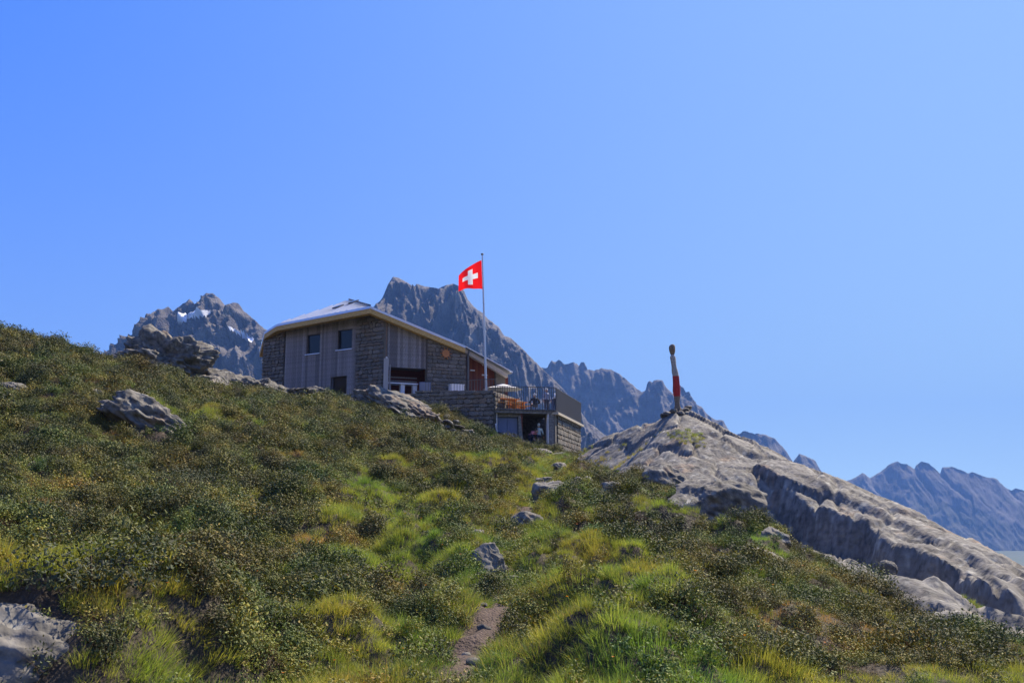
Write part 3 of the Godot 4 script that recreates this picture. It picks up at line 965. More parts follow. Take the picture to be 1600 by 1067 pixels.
func build_hut() -> void:
	hut_materials()
	var hut := thing("mountain_hut", "weathered board and stone alpine hut under a folded metal roof", "hut", Vector3.ZERO)
	var e2 := Vector3(-9.93, 15.98, -67.3)
	var e1 := Vector3(-17.78, 15.78, -72.9)
	var e1b := Vector3(-19.0, 15.42, -74.2)
	var e0 := Vector3(-20.32, 14.6, -78.0)
	var e4 := Vector3(-3.37, 13.62, -70.0)
	var e5 := Vector3(0.05, 11.95, -71.4)
	var apex := Vector3(-12.73, 18.07, -75.0)
	var back_r := Vector3(-2.0, 13.0, -83.0)
	var back_l := Vector3(-16.0, 15.0, -86.0)
	# roof: folded sheets with thickness, seen edge-on from below
	var facets := [[e1, e2, apex], [e2, e4, apex], [e4, e5, back_r], [e4, back_r, apex], [back_r, back_l, apex], [back_l, e0, apex], [e0, e1b, apex], [e1b, e1, apex]]
	var st := SurfaceTool.new()
	st.begin(Mesh.PRIMITIVE_TRIANGLES)
	for f in facets:
		for low in 2:
			var a: Vector3 = f[0] - Vector3(0, 0.14 * low, 0)
			var b: Vector3 = f[1] - Vector3(0, 0.14 * low, 0)
			var c: Vector3 = f[2] - Vector3(0, 0.14 * low, 0)
			var nn := (c - a).cross(b - a).normalized()
			if (nn.y < 0.0) == (low == 0):
				var t := b
				b = c
				c = t
				nn = -nn
			for q in [a, b, c]:
				st.set_normal(nn)
				st.add_vertex(q)
	var roof := part("roof", st.commit(), mats.metal, hut)
	# standing seams on the facet that faces the valley
	var slope_n := (apex - e1).cross(e2 - e1).normalized()
	if slope_n.y < 0.0:
		slope_n = -slope_n
	var along := (e2 - e1).normalized()
	var up_slope := slope_n.cross(along).normalized()
	if up_slope.y < 0.0:
		up_slope = -up_slope
	var eave := (e2 - e1).length()
	var ap_t := (apex - e1).dot(along)
	var ap_u := (apex - e1).dot(up_slope)
	for k in range(1, 17):
		var t := eave * k / 17.0
		var reach := ap_u * (t / ap_t if t < ap_t else (eave - t) / (eave - ap_t))
		var a := e1 + along * t
		var b := a + up_slope * reach
		part("seam", strip_mesh(a + slope_n * 0.09, b + slope_n * 0.09, along, 0.09, 0.04), mats.metal, roof)
	for s in [[0.47, 0.42, 0.6], [0.55, 0.6, 0.5]]:
		var p: Vector3 = e1 + along * eave * s[0] + up_slope * ap_u * s[1]
		var w := part("skylight", box_mesh(), mats.steel, roof)
		w.transform = Transform3D(Basis(along, slope_n, along.cross(slope_n)) * Basis.from_scale(Vector3(s[2], 0.08, 0.7)), p + slope_n * 0.11)
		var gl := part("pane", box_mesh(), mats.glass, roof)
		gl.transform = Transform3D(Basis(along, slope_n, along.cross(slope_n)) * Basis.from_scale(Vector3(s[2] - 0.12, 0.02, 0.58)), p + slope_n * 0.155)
	# ridge cap along the fold to the gable
	part("ridge_cap", tube_mesh([e2 + Vector3(0, 0.06, 0), apex + Vector3(0, 0.1, 0)], [0.06, 0.06], 6), mats.steel, roof)
	# metal edge and pale beam under it, all round the visible eaves
	var edges := [[e1, e2, HLN], [e2, e4, HRN], [e1b, e1, (HLN + Vector3(-0.5, 0, 0)).normalized()], [e0, e1b, Vector3(-0.9, 0, 0.4).normalized()]]
	for e in edges:
		part("roof_edge", strip_mesh(e[0] + e[2] * 0.03, e[1] + e[2] * 0.03, e[2], 0.17, 0.05), mats.metal, hut)
		part("fascia_beam", strip_mesh(e[0] - Vector3(0, 0.15, 0), e[1] - Vector3(0, 0.15, 0), e[2], 0.36, 0.5), mats.beam, hut)
	part("roof_edge", strip_mesh(e4 + HRN * 0.02, e5 + HRN * 0.02, HRN, 0.08, 0.05), mats.white, hut)
	part("porch_beam", strip_mesh(e4 - Vector3(0, 0.16, 0) - HRN * 0.15, e5 - Vector3(0.3, 0.12, 0) - HRN * 0.15, HRN, 0.3, 0.4), plain_mat(lin(0.42, 0.38, 0.33), 0.8), hut)
	# soffit: closes the overhang behind the beams
	# board face
	var top_l := func(t: float) -> float: return 15.72 - 0.012 * t
	var base_l := func(_t: float) -> float: return 9.3
	var holes := [[6.2, 7.55, 13.33, 14.8], [3.05, 4.48, 13.38, 14.85], [3.45, 4.9, 9.0, 11.45]]
	planks(hut, HL, HLN, 2.6, 9.75, 0.2, top_l, base_l, holes, 0.12, [mats.boards[0], mats.boards[1], mats.boards[2], mats.boards[0], mats.boards[3]], 5)
	part("wall", slab_mesh(HC - HLN * 0.42, HL, HLN, [0.1, 8.5, 12.0, 8.5, 12.0, 15.0, 10.6, 15.6, 0.1, 15.6], 0.2), mats.dark, hut)
	for w in [[6.2, 7.55, 13.33, 14.8], [3.05, 4.48, 13.38, 14.85], [3.45, 4.9, 10.1, 11.45]]:
		window(hut, HL, HLN, w[0], w[1], w[2], w[3], 0.22, 0.14)
	# stone piers either side of the boards
	part("pier", slab_mesh(HC - HLN * 0.06, HL, HLN, [-0.02, 8.8, 2.6, 8.8, 2.6, 15.66, -0.02, 15.62], 0.5), mats.mortar, hut)
	var used := lay_stones(hut, HC - HLN * 0.02, HL, HLN, [0.0, 10.3, 2.6, 10.3, 2.6, 15.75, 0.0, 15.75], 0.27, 0.47, 140, 21)
	part("pier", slab_mesh(HC - HLN * 0.06, HL, HLN, [9.8, 9.5, 12.1, 9.5, 12.1, 14.9, 10.7, 15.5, 9.8, 15.55], 0.5), mats.mortar, hut)
	used += lay_stones(hut, HC - HLN * 0.02, HL, HLN, [9.8, 11.2, 12.1, 11.2, 12.1, 14.95, 10.7, 15.5, 9.8, 15.6], 0.27, 0.47, 90, 22)
	# gable face: boards above an open recess, then stone
	var top_r := func(t: float) -> float: return 15.5 - 0.352 * t
	var base_r := func(t: float) -> float: return 11.86 - 0.005 * t
	planks(hut, HR, HRN, 0.15, 3.25, 0.19, top_r, base_r, [], 0.3, [mats.boards[1], mats.boards[3], mats.boards[0], mats.boards[2]], 6)
	for k in 2:
		block("plank", HC + HR * (0.04 + 0.18 * k) - HRN * 0.16 + Vector3.UP * 13.4, Vector3(0.15, 3.6, 0.05), mats.boards[5], hut, atan2(HRN.x, HRN.z))
	part("wall", slab_mesh(HC - HRN * 0.5, HR, HRN, [0.0, 11.9, 3.3, 11.9, 3.3, 14.2, 0.0, 15.3], 0.15), mats.dark, hut)
	part("recess_wall", slab_mesh(HC - HRN * 2.0, HR, HRN, [-0.5, 9.0, 4.0, 9.0, 4.0, 12.2, -0.5, 12.2], 0.15), mats.redwood[2], hut)
	part("recess_ceiling", slab_mesh(HC + Vector3.UP * 11.9 - HRN * 0.5, HR, HRN, [0.0, 0.0, 3.3, 0.0, 3.3, 0.12, 0.0, 0.12], 1.6), mats.boards[3], hut)
	for k in 3:
		block("rail_board", HC + HR * 1.6 - HRN * 1.2 + Vector3.UP * (10.75 + 0.26 * k), Vector3(2.5, 0.11, 0.05), mats.boards[4], hut, atan2(HRN.x, HRN.z))
	var stone_r := [3.25, 9.9, 6.2, 9.9, 6.2, 13.3, 3.25, 14.38]
	part("wall", slab_mesh(HC - HRN * 0.06, HR, HRN, [3.25, 9.0, 6.2, 9.0, 6.2, 13.25, 3.25, 14.3], 0.5), mats.mortar, hut)
	lay_stones(hut, HC - HRN * 0.02, HR, HRN, stone_r, 0.27, 0.47, 300 - used, 23)
	# downpipe at the end of the stone
	part("downpipe", tube_mesh([HC + HR * 6.3 + HRN * 0.35 + Vector3.UP * 13.4, HC + HR * 6.27 + HRN * 0.1 + Vector3.UP * 12.9, HC + HR * 6.27 + HRN * 0.08 + Vector3.UP * 10.2], [0.06, 0.06, 0.06], 8), mats.steel, hut)
	# porch: red boards set back, stone post at the end
	for k in 24:
		var t := 6.25 + (k + 0.5) * 0.15
		var top := 13.3 - 0.43 * (t - 6.25)
		block("red_board", HC + HR * t - HRN * 1.0 + Vector3.UP * (9.2 + top) * 0.5, Vector3(0.14, top - 9.2, 0.04), mats.redwood[k * 7 % 3], hut, atan2(HRN.x, HRN.z))
	block("porch_post", HC + HR * 6.42 - HRN * 0.3 + Vector3.UP * 11.6, Vector3(0.16, 3.2, 0.16), mats.concrete, hut, atan2(HRN.x, HRN.z))
	for e in [[7.0, 12.05, 0.35], [7.9, 12.5, 0.25], [7.95, 11.75, 0.4]]:
		block("wall_lamp", HC + HR * e[0] - HRN * 0.93 + Vector3.UP * e[1], Vector3(e[2], 0.09, 0.1), mats.white, hut, atan2(HRN.x, HRN.z))
	part("porch_wall", slab_mesh(HC - HRN * 0.7, HR, HRN, [8.75, 8.5, 9.5, 8.5, 9.5, 11.95, 8.75, 12.2], 0.5), mats.mortar, hut)
	# sign: a round orange sun on the stone
	var sign_at := HC + HR * 4.6 + HRN * 0.1 + Vector3.UP * 13.0
	var cyl := CylinderMesh.new()
	cyl.top_radius = 0.27
	cyl.bottom_radius = 0.27
	cyl.height = 0.05
	cyl.radial_segments = 20
	var sg := part("sun_sign", cyl, plain_mat(lin(0.50, 0.20, 0.06), 0.7), hut)
	sg.transform = Transform3D(Basis(Vector3.UP, atan2(HRN.x, HRN.z)) * Basis(Vector3.RIGHT, PI / 2), sign_at)
	for k in 10:
		var an := TAU * k / 10.0
		var ray := part("ray", box_mesh(), plain_mat(lin(0.45, 0.17, 0.05), 0.7), sg)
		ray.transform = Transform3D(Basis(Vector3.UP, an) * Basis.from_scale(Vector3(0.16, 0.03, 0.05)), Vector3(cos(an), 0, -sin(an)) * 0.34)
	# grey board upright at the corner with a small round lamp on top
	var post := thing("corner_board", "pale upright board with a small round lamp at the hut corner", "post", HC + HR * 0.1 + HRN * 0.55 + Vector3.UP * 9.9)
	block("board", Vector3(0, 1.2, 0), Vector3(0.34, 2.4, 0.06), plain_mat(lin(0.42, 0.39, 0.37), 0.8), post, atan2(HRN.x, HRN.z))
	block("board", Vector3(0.26, 0.9, -0.1), Vector3(0.08, 2.2, 0.08), mats.boards[2], post, atan2(HRN.x, HRN.z))
	var ball := SphereMesh.new()
	ball.radius = 0.07
	ball.height = 0.14
	var bl := part("lamp_globe", ball, mats.white, post)
	bl.position = Vector3(0.02, 2.46, 0)
	# white board table in the recess, grey bin beside it
	var tb := thing("serving_counter", "white-topped counter in the dark recess under the gable boards", "counter", HC + HR * 1.5 - HRN * 0.3 + Vector3.UP * 9.75)
	block("counter_top", Vector3(0, 0.95, 0), Vector3(2.2, 0.09, 0.6), mats.white, tb, atan2(HRN.x, HRN.z))
	for k in 3:
		block("leg", HR * (-0.9 + 0.9 * k) + Vector3.UP * 0.45, Vector3(0.3 if k > 0 else 0.1, 0.9, 0.4), mats.white if k != 0 else mats.boards[2], tb, atan2(HRN.x, HRN.z))
	var bin := thing("metal_cabinet", "grey metal cabinet beside the recess in the hut wall", "cabinet", HC + HR * 3.0 + HRN * 0.35 + Vector3.UP * 9.8)
	block("body", Vector3(0, 0.5, 0), Vector3(0.8, 1.0, 0.5), mats.blue, bin, atan2(HRN.x, HRN.z) - 0.3)
	block("door", HRN.rotated(Vector3.UP, -0.3) * 0.26 + Vector3(0, 0.5, 0), Vector3(0.7, 0.9, 0.03), plain_mat(lin(0.2, 0.22, 0.27), 0.5), bin, atan2(HRN.x, HRN.z) - 0.3)
	var wb := thing("white_chest", "white chest standing behind the upper railing by the stone wall", "chest", HC + HR * 5.2 + HRN * 0.7 + Vector3.UP * 9.85)
	block("body", Vector3(0, 0.4, 0), Vector3(1.0, 0.8, 0.6), mats.white, wb, atan2(HRN.x, HRN.z))
	block("lid", Vector3(0, 0.83, 0), Vector3(1.04, 0.06, 0.64), mats.white, wb, atan2(HRN.x, HRN.z))

func bars(parent: Node, a: Vector3, b: Vector3, low: float, high: float, gap: float, thick: float, rail := true) -> void:
	var len := (b - a).length()
	var n := int(len / gap)
	var turn := atan2((b - a).z * -1.0, (b - a).x)
	for k in n + 1:
		var t := k / float(n)
		var p := a.lerp(b, t)
		block("bar", p + Vector3.UP * (low + high) * 0.5, Vector3(thick, high - low, thick), mats.steel, parent, turn)
	if rail:
		for y in [high + 0.02, low + 0.05]:
			var o := block("rail", (a + b) * 0.5 + Vector3.UP * y, Vector3(len + 0.05, 0.04, 0.05), mats.steel, parent, turn)
			o.rotate_object_local(Vector3.BACK, 0.0)
			if absf(b.y - a.y) > 0.001:
				o.transform = Transform3D(Basis(Vector3.UP, turn) * Basis(Vector3.BACK, asin((b.y - a.y) / len)) * Basis.from_scale(Vector3(len + 0.05, 0.04, 0.05)), (a + b) * 0.5 + Vector3.UP * y)

func build_terrace() -> void:
	# corner of the terrace, along its front to the west, along its east side
	var tc := Vector3(2.91, 0, -65.6)
	var f := Vector3(-0.9703, 0, 0.2419)
	var fn := Vector3(0.2419, 0, 0.9703)
	var s := Vector3(0.2419, 0, -0.9703)
	var sn := Vector3(0.9703, 0, 0.2419)
	var turn := atan2(fn.x, fn.z)
	var t := thing("terrace", "concrete terrace platform with storage rooms and a stone side wall", "terrace", Vector3.ZERO)
	part("slab", slab_mesh(tc + f * 0.0, f, fn, [-0.05, 8.24, 4.5, 8.24, 4.5, 8.52, -0.05, 8.52], 10.0), mats.concrete, t)
	# under the slab: left wall, door bay, pier, open passage, corner pilaster
	part("wall", slab_mesh(tc - fn * 0.3, f, fn, [4.0, 5.3, 4.5, 5.3, 4.5, 8.24, 4.0, 8.24], 0.4), mats.concrete, t)
	part("pier", slab_mesh(tc - fn * 0.25, f, fn, [2.0, 5.3, 2.45, 5.3, 2.5, 8.24, 2.35, 8.24, 2.28, 7.4], 1.0), mats.concrete, t)
	part("lintel", slab_mesh(tc - fn * 0.32, f, fn, [2.45, 8.02, 4.0, 8.02, 4.0, 8.24, 2.45, 8.24], 0.3), mats.concrete, t)
	part("pilaster", slab_mesh(tc - fn * 0.05, f, fn, [0.0, 5.2, 0.48, 5.2, 0.48, 8.24, 0.0, 8.24], 0.9), mats.concrete, t)
	part("door_edge", slab_mesh(tc - fn * 0.03, f, fn, [0.48, 5.3, 0.54, 5.3, 0.54, 8.24, 0.48, 8.24], 0.4), mats.white, t)
	part("back_wall", slab_mesh(tc - fn * 3.4, f, fn, [-0.5, 5.0, 5.6, 5.0, 5.6, 8.24, -0.5, 8.24], 0.3), mats.concrete, t)
	part("passage_wall", slab_mesh(tc + f * 2.2 - fn * 0.3, -fn, f * -1.0, [0.0, 5.0, 3.2, 5.0, 3.2, 8.24, 0.0, 8.24], 0.2), mats.redwood[2], t)
	var door := part("door", slab_mesh(tc - fn * 0.5, f, fn, [2.5, 5.6, 3.95, 5.6, 3.95, 8.02, 2.5, 8.02], 0.06), mats.blue, t)
	for k in 2:
		block("panel", tc + f * (2.85 + 0.74 * k) - fn * 0.48 + Vector3.UP * 6.9, Vector3(0.68, 2.0, 0.03), mats.blue, door, turn)
	block("handle", tc + f * 2.75 - fn * 0.42 + Vector3.UP * 6.9, Vector3(0.14, 0.04, 0.05), mats.steel, door, turn)
	block("door_frame", tc + f * 3.98 - fn * 0.26 + Vector3.UP * 7.3, Vector3(0.07, 1.9, 0.08), mats.white, t, turn)
	# stone side wall with a coping
	part("side_wall", slab_mesh(tc - sn * 0.06, s, sn, [0.0, 4.6, 9.6, 4.6, 9.6, 8.2, 0.0, 8.2], 0.4), mats.mortar, t)
	part("coping", slab_mesh(tc + sn * 0.22, s, sn, [-0.1, 8.2, 9.8, 8.2, 9.8, 8.36, -0.1, 8.36], 0.5), plain_mat(lin(0.46, 0.41, 0.32), 0.9), t)
	lay_stones(t, tc - sn * 0.02, s, sn, [0.7, 5.0, 9.6, 5.0, 9.6, 8.2, 0.7, 8.2], 0.36, 0.5, 270, 31)
	# railing of upright bars standing on the edge of the slab
	var r := thing("terrace_railing", "dark steel railing of close upright bars round the terrace", "railing", Vector3.ZERO)
	bars(r, tc + f * 4.3 + fn * 0.04, tc + fn * 0.04 + sn * 0.04, 8.4, 9.98, 0.155, 0.03)
	bars(r, tc + sn * 0.06 - fn * 0.1, tc + s * 9.5 + sn * 0.06, 8.4, 9.98, 0.11, 0.035)
	bars(r, tc + s * 9.5 + sn * 0.05, tc + s * 9.5 - sn * 0.9, 8.4, 9.98, 0.11, 0.035)
	# retaining wall of the upper level with its own railing
	var a := Vector3(-8.4, 0, -66.75)
	var b := Vector3(-1.2, 0, -64.35)
	var d := (b - a).normalized()
	var n := Vector3(-d.z, 0, d.x)
	var w := thing("retaining_wall", "dark dry-stone retaining wall under the upper terrace", "wall", Vector3.ZERO)
	var len := (b - a).length()
	part("core", slab_mesh(a, d, n, [0.0, 5.5, len, 5.2, len, 9.5, 0.0, 9.75], 0.9), mats.mortar, w)
	lay_stones(w, a + n * 0.04, d, n, [0.3, 6.4, len, 5.6, len, 9.6, 0.3, 9.8], 0.3, 0.5, 295, 33)
	part("end_wall", slab_mesh(b + d * 0.0, -n, d, [0.0, 5.2, 3.0, 5.2, 3.0, 9.5, 0.0, 9.5], 0.9), mats.mortar, w)
	lay_stones(w, b + d * 0.02, -n, d, [0.0, 8.4, 2.6, 8.4, 2.6, 9.6, 0.0, 9.6], 0.3, 0.62, 30, 35)
	for k in 9:
		block("cap_stone", a + d * (len - 0.4 - k * 0.62) - n * 0.4 + Vector3.UP * (9.62 + 0.022 * k), Vector3(0.6, 0.12, 0.85), mats.masonry[k % 5], w, atan2(n.x, n.z), 0.03)
	# floor of the upper level between wall and hut
	part("floor", slab_mesh(a + Vector3.UP * 9.45, d, n, [-0.5, 0.0, len, 0.0, len, 0.2, -0.5, 0.2], 5.5), mats.concrete, w).position = -n * 0.9
	var r2 := thing("upper_railing", "thin dark railing on the retaining wall before the porch", "railing", Vector3.ZERO)
	bars(r2, a + d * 2.6 - n * 0.25, b - n * 0.25, 9.62, 10.45, 0.2, 0.022)
	# on the terrace: wooden table with benches and a white sunshade behind
	for k in 2:
		var at := tc + f * (3.2 - 1.0 * k) - fn * (1.2 + 1.7 * k) + Vector3.UP * 8.52
		var tb := thing("picnic_table", ["orange wooden table with benches close behind the terrace bars", "orange wooden table with benches further in on the terrace"][k], "table", at, turn + 0.1, "tables on the terrace")
		var wood := plain_mat(lin(0.72, 0.33, 0.07), 0.6)
		for e in 4:
			block("top_board", Vector3(0, 0.76, -0.3 + 0.2 * e), Vector3(1.9, 0.05, 0.19), wood, tb)
		for e in [-1, 1]:
			block("bench", Vector3(0, 0.46, 0.68 * e), Vector3(1.9, 0.05, 0.28), wood, tb)
			block("frame", Vector3(0.7 * e, 0.38, 0), Vector3(0.08, 0.74, 0.7), wood, tb)
			block("bench_support", Vector3(0.7 * e, 0.36, 0), Vector3(0.06, 0.08, 1.5), wood, tb)
		block("back_board", Vector3(0, 0.62, -0.83), Vector3(1.9, 0.22, 0.04), wood, tb)
	var sh := thing("sunshade", "white square sunshade open above the terrace behind the porch", "sunshade", tc + f * 2.2 - fn * 6.0 + Vector3.UP * 8.52)
	part("pole", tube_mesh([Vector3.ZERO, Vector3(0, 2.3, 0)], [0.03, 0.03], 8), mats.pole, sh)
	var cone := CylinderMesh.new()
	cone.top_radius = 0.05
	cone.bottom_radius = 1.5
	cone.height = 0.4
	cone.radial_segments = 8
	var cn := part("canopy", cone, mats.white, sh)
	cn.position = Vector3(0, 2.25, 0)
	block("base", Vector3(0, 0.05, 0), Vector3(0.5, 0.1, 0.5), mats.concrete, sh)
	# boards and a pipe leaning by the blue door
	var lb := thing("leaning_board", "white board leaning against the wall by the blue door", "board", tc + f * 3.95 + fn * 0.5 + Vector3.UP * 5.75)
	var o := block("board", Vector3(-0.1, 0.85, -0.2), Vector3(0.09, 1.8, 0.04), mats.white, lb, turn, 0.2)
	o = block("stripe", Vector3(-0.1, 0.85, -0.2) + fn * 0.024, Vector3(0.03, 1.7, 0.006), mats.blue, lb, turn, 0.2)
	lb = thing("leaning_pole", "short blue and white pole leaning next to the white board", "pole", tc + f * 3.6 + fn * 0.45 + Vector3.UP * 5.75)
	part("pole", tube_mesh([Vector3(0.05, 0, 0.05), Vector3(-0.05, 1.15, -0.3)], [0.035, 0.03], 8), mats.white, lb)
	part("grip", tube_mesh([Vector3(-0.05, 1.15, -0.3), Vector3(-0.065, 1.3, -0.345)], [0.045, 0.045], 8), mats.blue, lb)

func build_flag() -> void:
	var base := Vector3(-1.72, 9.5, -64.9)
	var top := Vector3(-2.03, 19.05, -65.0)
	var p := thing("flagpole", "tall thin metal flagpole standing on the retaining wall", "flagpole", base)
	part("pole", tube_mesh([Vector3.ZERO, (top - base) * 0.45, top - base], [0.085, 0.07, 0.045], 12), mats.pole, p)
	var knob := SphereMesh.new()
	knob.radius = 0.1
	knob.height = 0.14
	var k := part("finial", knob, mats.steel, p)
	k.position = top - base + Vector3(0, 0.05, 0)
	part("base_plate", tube_mesh([Vector3(0, -0.02, 0), Vector3(0, 0.2, 0)], [0.16, 0.13], 12), mats.steel, p)
	# the flag: a rippling sheet flying to the west, its free end sagging
	var n := 40
	var cells := {"field": PackedInt32Array(), "cross": PackedInt32Array()}
	var v := PackedVector3Array()
	var hoist := Vector3(-2.08, 18.68, -65.0)
	for j in n + 1:
		for i in n + 1:
			var a := i / float(n)
			var b := j / float(n)
			var wave := sin(a * 9.0 + b * 1.8) * 0.13 * a + sin(a * 4.0 - b * 2.5) * 0.1 * a
			var q := hoist + Vector3(-1.55 * a + 0.07 * b * (1.0 - a), -lerpf(0.0, 1.02, pow(a, 1.25)) - lerpf(2.02, 1.1, a) * b - 0.05 * sin(a * 8.0) * a, wave)
			v.append(q - hoist)
	for j in n:
		for i in n:
			var a := (i + 0.5) / n
			var b := (j + 0.5) / n
			var ca := absf(a - 0.5)
			var cb := absf(b - 0.5)
			var white := (ca < 0.1 and cb < 0.325) or (cb < 0.1 and ca < 0.325)
			var id := j * (n + 1) + i
			cells["cross" if white else "field"].append_array(PackedInt32Array([id, id + 1, id + n + 1, id + 1, id + n + 2, id + n + 1]))
	var flag := thing("flag", "red square flag with a white cross flying from the flagpole", "flag", hoist)
	for c in cells:
		var idx: PackedInt32Array = cells[c]
		var m := plain_mat(lin(0.72, 0.02, 0.025) if c == "field" else lin(0.8, 0.8, 0.8), 0.8)
		m.cull_mode = BaseMaterial3D.CULL_DISABLED
		m.backlight_enabled = true
		m.backlight = Color(0.95, 0.1, 0.1) if c == "field" else Color(0.9, 0.9, 0.9)
		part(c, array_mesh(v, idx, PackedColorArray(), smooth_normals(v, idx)), m, flag)

func build_figure() -> void:
	# a carved tree trunk: each ring is [height, x, half width, half depth]
	var at := Vector3(6.42, rock_at(6.42, -38.0), -38.0)
	var fig := thing("carved_figure", "slender carved wooden figure with a red painted band on the rock dome", "sculpture", at)
	fig.scale = Vector3(1.1, (8.19 - at.y) / 2.63, 1.1)
	var wood := noise_tex(0.05, 4, [[0.0, Color(0.45, 0.42, 0.4)], [0.6, Color(0.85, 0.83, 0.8)], [1.0, Color(1, 1, 1)]], 71, 256)
	var grey := plain_mat(lin(0.62, 0.60, 0.57), 0.85, 0.0, wood, Vector3(3, 0.7, 3))
	var brown := plain_mat(lin(0.36, 0.29, 0.22), 0.85, 0.0, wood, Vector3(3, 0.9, 3))
	var red := plain_mat(lin(0.70, 0.035, 0.03), 0.65, 0.0, wood, Vector3(3, 0.7, 3))
	var parts := [["foot", brown, [[-0.15, 0.0, 0.13, 0.13], [0.1, 0.0, 0.12, 0.12], [0.3, 0.0, 0.085, 0.09], [0.58, 0.0, 0.115, 0.12]]],
		["painted_band", red, [[0.58, 0.0, 0.12, 0.125], [0.8, -0.005, 0.125, 0.13], [1.1, -0.015, 0.125, 0.13], [1.37, -0.03, 0.115, 0.12]]],
		["body", grey, [[1.37, -0.03, 0.112, 0.118], [1.55, -0.05, 0.105, 0.11], [1.75, -0.075, 0.085, 0.095], [1.95, -0.09, 0.092, 0.1], [2.1, -0.105, 0.098, 0.105], [2.17, -0.11, 0.075, 0.08], [2.22, -0.115, 0.05, 0.06]]],
		["head", brown, [[2.2, -0.115, 0.05, 0.055], [2.26, -0.12, 0.075, 0.085], [2.34, -0.125, 0.1, 0.11], [2.45, -0.13, 0.115, 0.125], [2.53, -0.125, 0.11, 0.12], [2.6, -0.115, 0.08, 0.09], [2.63, -0.105, 0.02, 0.02]]]]
	for e in parts:
		var v := PackedVector3Array()
		var idx := PackedInt32Array()
		var rings: Array = e[2]
		for ring in rings:
			for k in 16:
				var an := TAU * k / 16.0
				var rough := 1.0 + n_fine.get_noise_3d(cos(an) * 0.8, ring[0] * 2.0, sin(an) * 0.8) * 0.22
				v.append(Vector3(ring[1] + cos(an) * ring[2] * rough, ring[0], sin(an) * ring[3] * rough))
		for r in rings.size() - 1:
			for k in 16:
				var a := r * 16 + k
				var b := r * 16 + (k + 1) % 16
				idx.append_array(PackedInt32Array([a, b, a + 16, b, b + 16, a + 16]))
		part(e[0], array_mesh(v, idx, PackedColorArray(), smooth_normals(v, idx)), e[1], fig)
	var nose := SphereMesh.new()
	nose.radius = 0.03
	nose.height = 0.1
	part("nose", nose, brown, fig).position = Vector3(-0.1, 2.42, 0.125)
	# stones wedged round its foot
	for k in 9:
		var an := TAU * k / 9.0
		var q := Vector3(6.42 + cos(an) * (0.3 + 0.12 * (k % 3)), 0, -38.0 + sin(an) * 0.28)
		q.y = rock_at(q.x, q.z) + 0.05
		boulder("wedge_stone", q, Vector3(0.34, 0.2, 0.26), 400 + k, "dark stone wedged round the foot of the carved figure", Vector3(0, 40.0 * k, 10), 10, "stones round the foot of the carved figure", "stone", 8)

# ---------------------------------------------------------------- people
# bones [a, b, radius at a, radius at b] joined by a smooth minimum and meshed as surface nets
func body_mesh(bones: Array, cell: float, colour: Callable) -> ArrayMesh:
	var lo := Vector3.ONE * 1e9
	var hi := -lo
	for b in bones:
		var m := Vector3.ONE * (maxf(b[2], b[3]) + cell * 2.0)
		lo = lo.min((b[0] as Vector3).min(b[1]) - m)
		hi = hi.max((b[0] as Vector3).max(b[1]) + m)
	var nx := int((hi.x - lo.x) / cell) + 2
	var ny := int((hi.y - lo.y) / cell) + 2
	var nz := int((hi.z - lo.z) / cell) + 2
	var f := PackedFloat32Array()
	f.resize(nx * ny * nz)
	for k in nz:
		for j in ny:
			for i in nx:
				var p := lo + Vector3(i, j, k) * cell
				var dist := 9.0
				for b in bones:
					var ab: Vector3 = b[1] - b[0]
					var t := clampf((p - b[0]).dot(ab) / maxf(ab.length_squared(), 1e-6), 0.0, 1.0)
					var d: float = (p - b[0] - ab * t).length() - lerpf(b[2], b[3], t)
					var h := clampf(0.5 + 0.5 * (dist - d) / 0.035, 0.0, 1.0)
					dist = lerpf(dist, d, h) - 0.035 * h * (1.0 - h)
				f[(k * ny + j) * nx + i] = dist
	var v := PackedVector3Array()
	var col := PackedColorArray()
	var id := {}
	var corner := [0, 1, nx, nx + 1, nx * ny, nx * ny + 1, nx * ny + nx, nx * ny + nx + 1]
	for k in nz - 1:
		for j in ny - 1:
			for i in nx - 1:
				var c := (k * ny + j) * nx + i
				var inside := 0
				for e in corner:
					if f[c + e] < 0.0:
						inside += 1
				if inside == 0 or inside == 8:
					continue
				var sum := Vector3.ZERO
				var hits := 0
				for e in [[0, 1], [2, 3], [4, 5], [6, 7], [0, 2], [1, 3], [4, 6], [5, 7], [0, 4], [1, 5], [2, 6], [3, 7]]:
					var fa := f[c + corner[e[0]]]
					var fb := f[c + corner[e[1]]]
					if (fa < 0.0) != (fb < 0.0):
						var t := fa / (fa - fb)
						var pa := Vector3(e[0] & 1, (e[0] >> 1) & 1, e[0] >> 2)
						var pb := Vector3(e[1] & 1, (e[1] >> 1) & 1, e[1] >> 2)
						sum += pa.lerp(pb, t)
						hits += 1
				id[c] = v.size()
				var q := lo + (Vector3(i, j, k) + sum / hits) * cell
				v.append(q)
				col.append(colour.call(q))
	var idx := PackedInt32Array()
	for c in id:
		for axis in 3:
			var st: int = [1, nx, nx * ny][axis]
			var s1: int = [nx, nx * ny, 1][axis]
			var s2: int = [nx * ny, 1, nx][axis]
			var fa := f[c]
			var fb := f[c + st]
			if (fa < 0.0) != (fb < 0.0) and id.has(c - s1) and id.has(c - s2) and id.has(c - s1 - s2):
				var q := [id[c], id[c - s1], id[c - s1 - s2], id[c - s2]]
				if fa < 0.0:
					idx.append_array(PackedInt32Array([q[0], q[2], q[1], q[0], q[3], q[2]]))
				else:
					idx.append_array(PackedInt32Array([q[0], q[1], q[2], q[0], q[2], q[3]]))
	return array_mesh(v, idx, col, smooth_normals(v, idx))

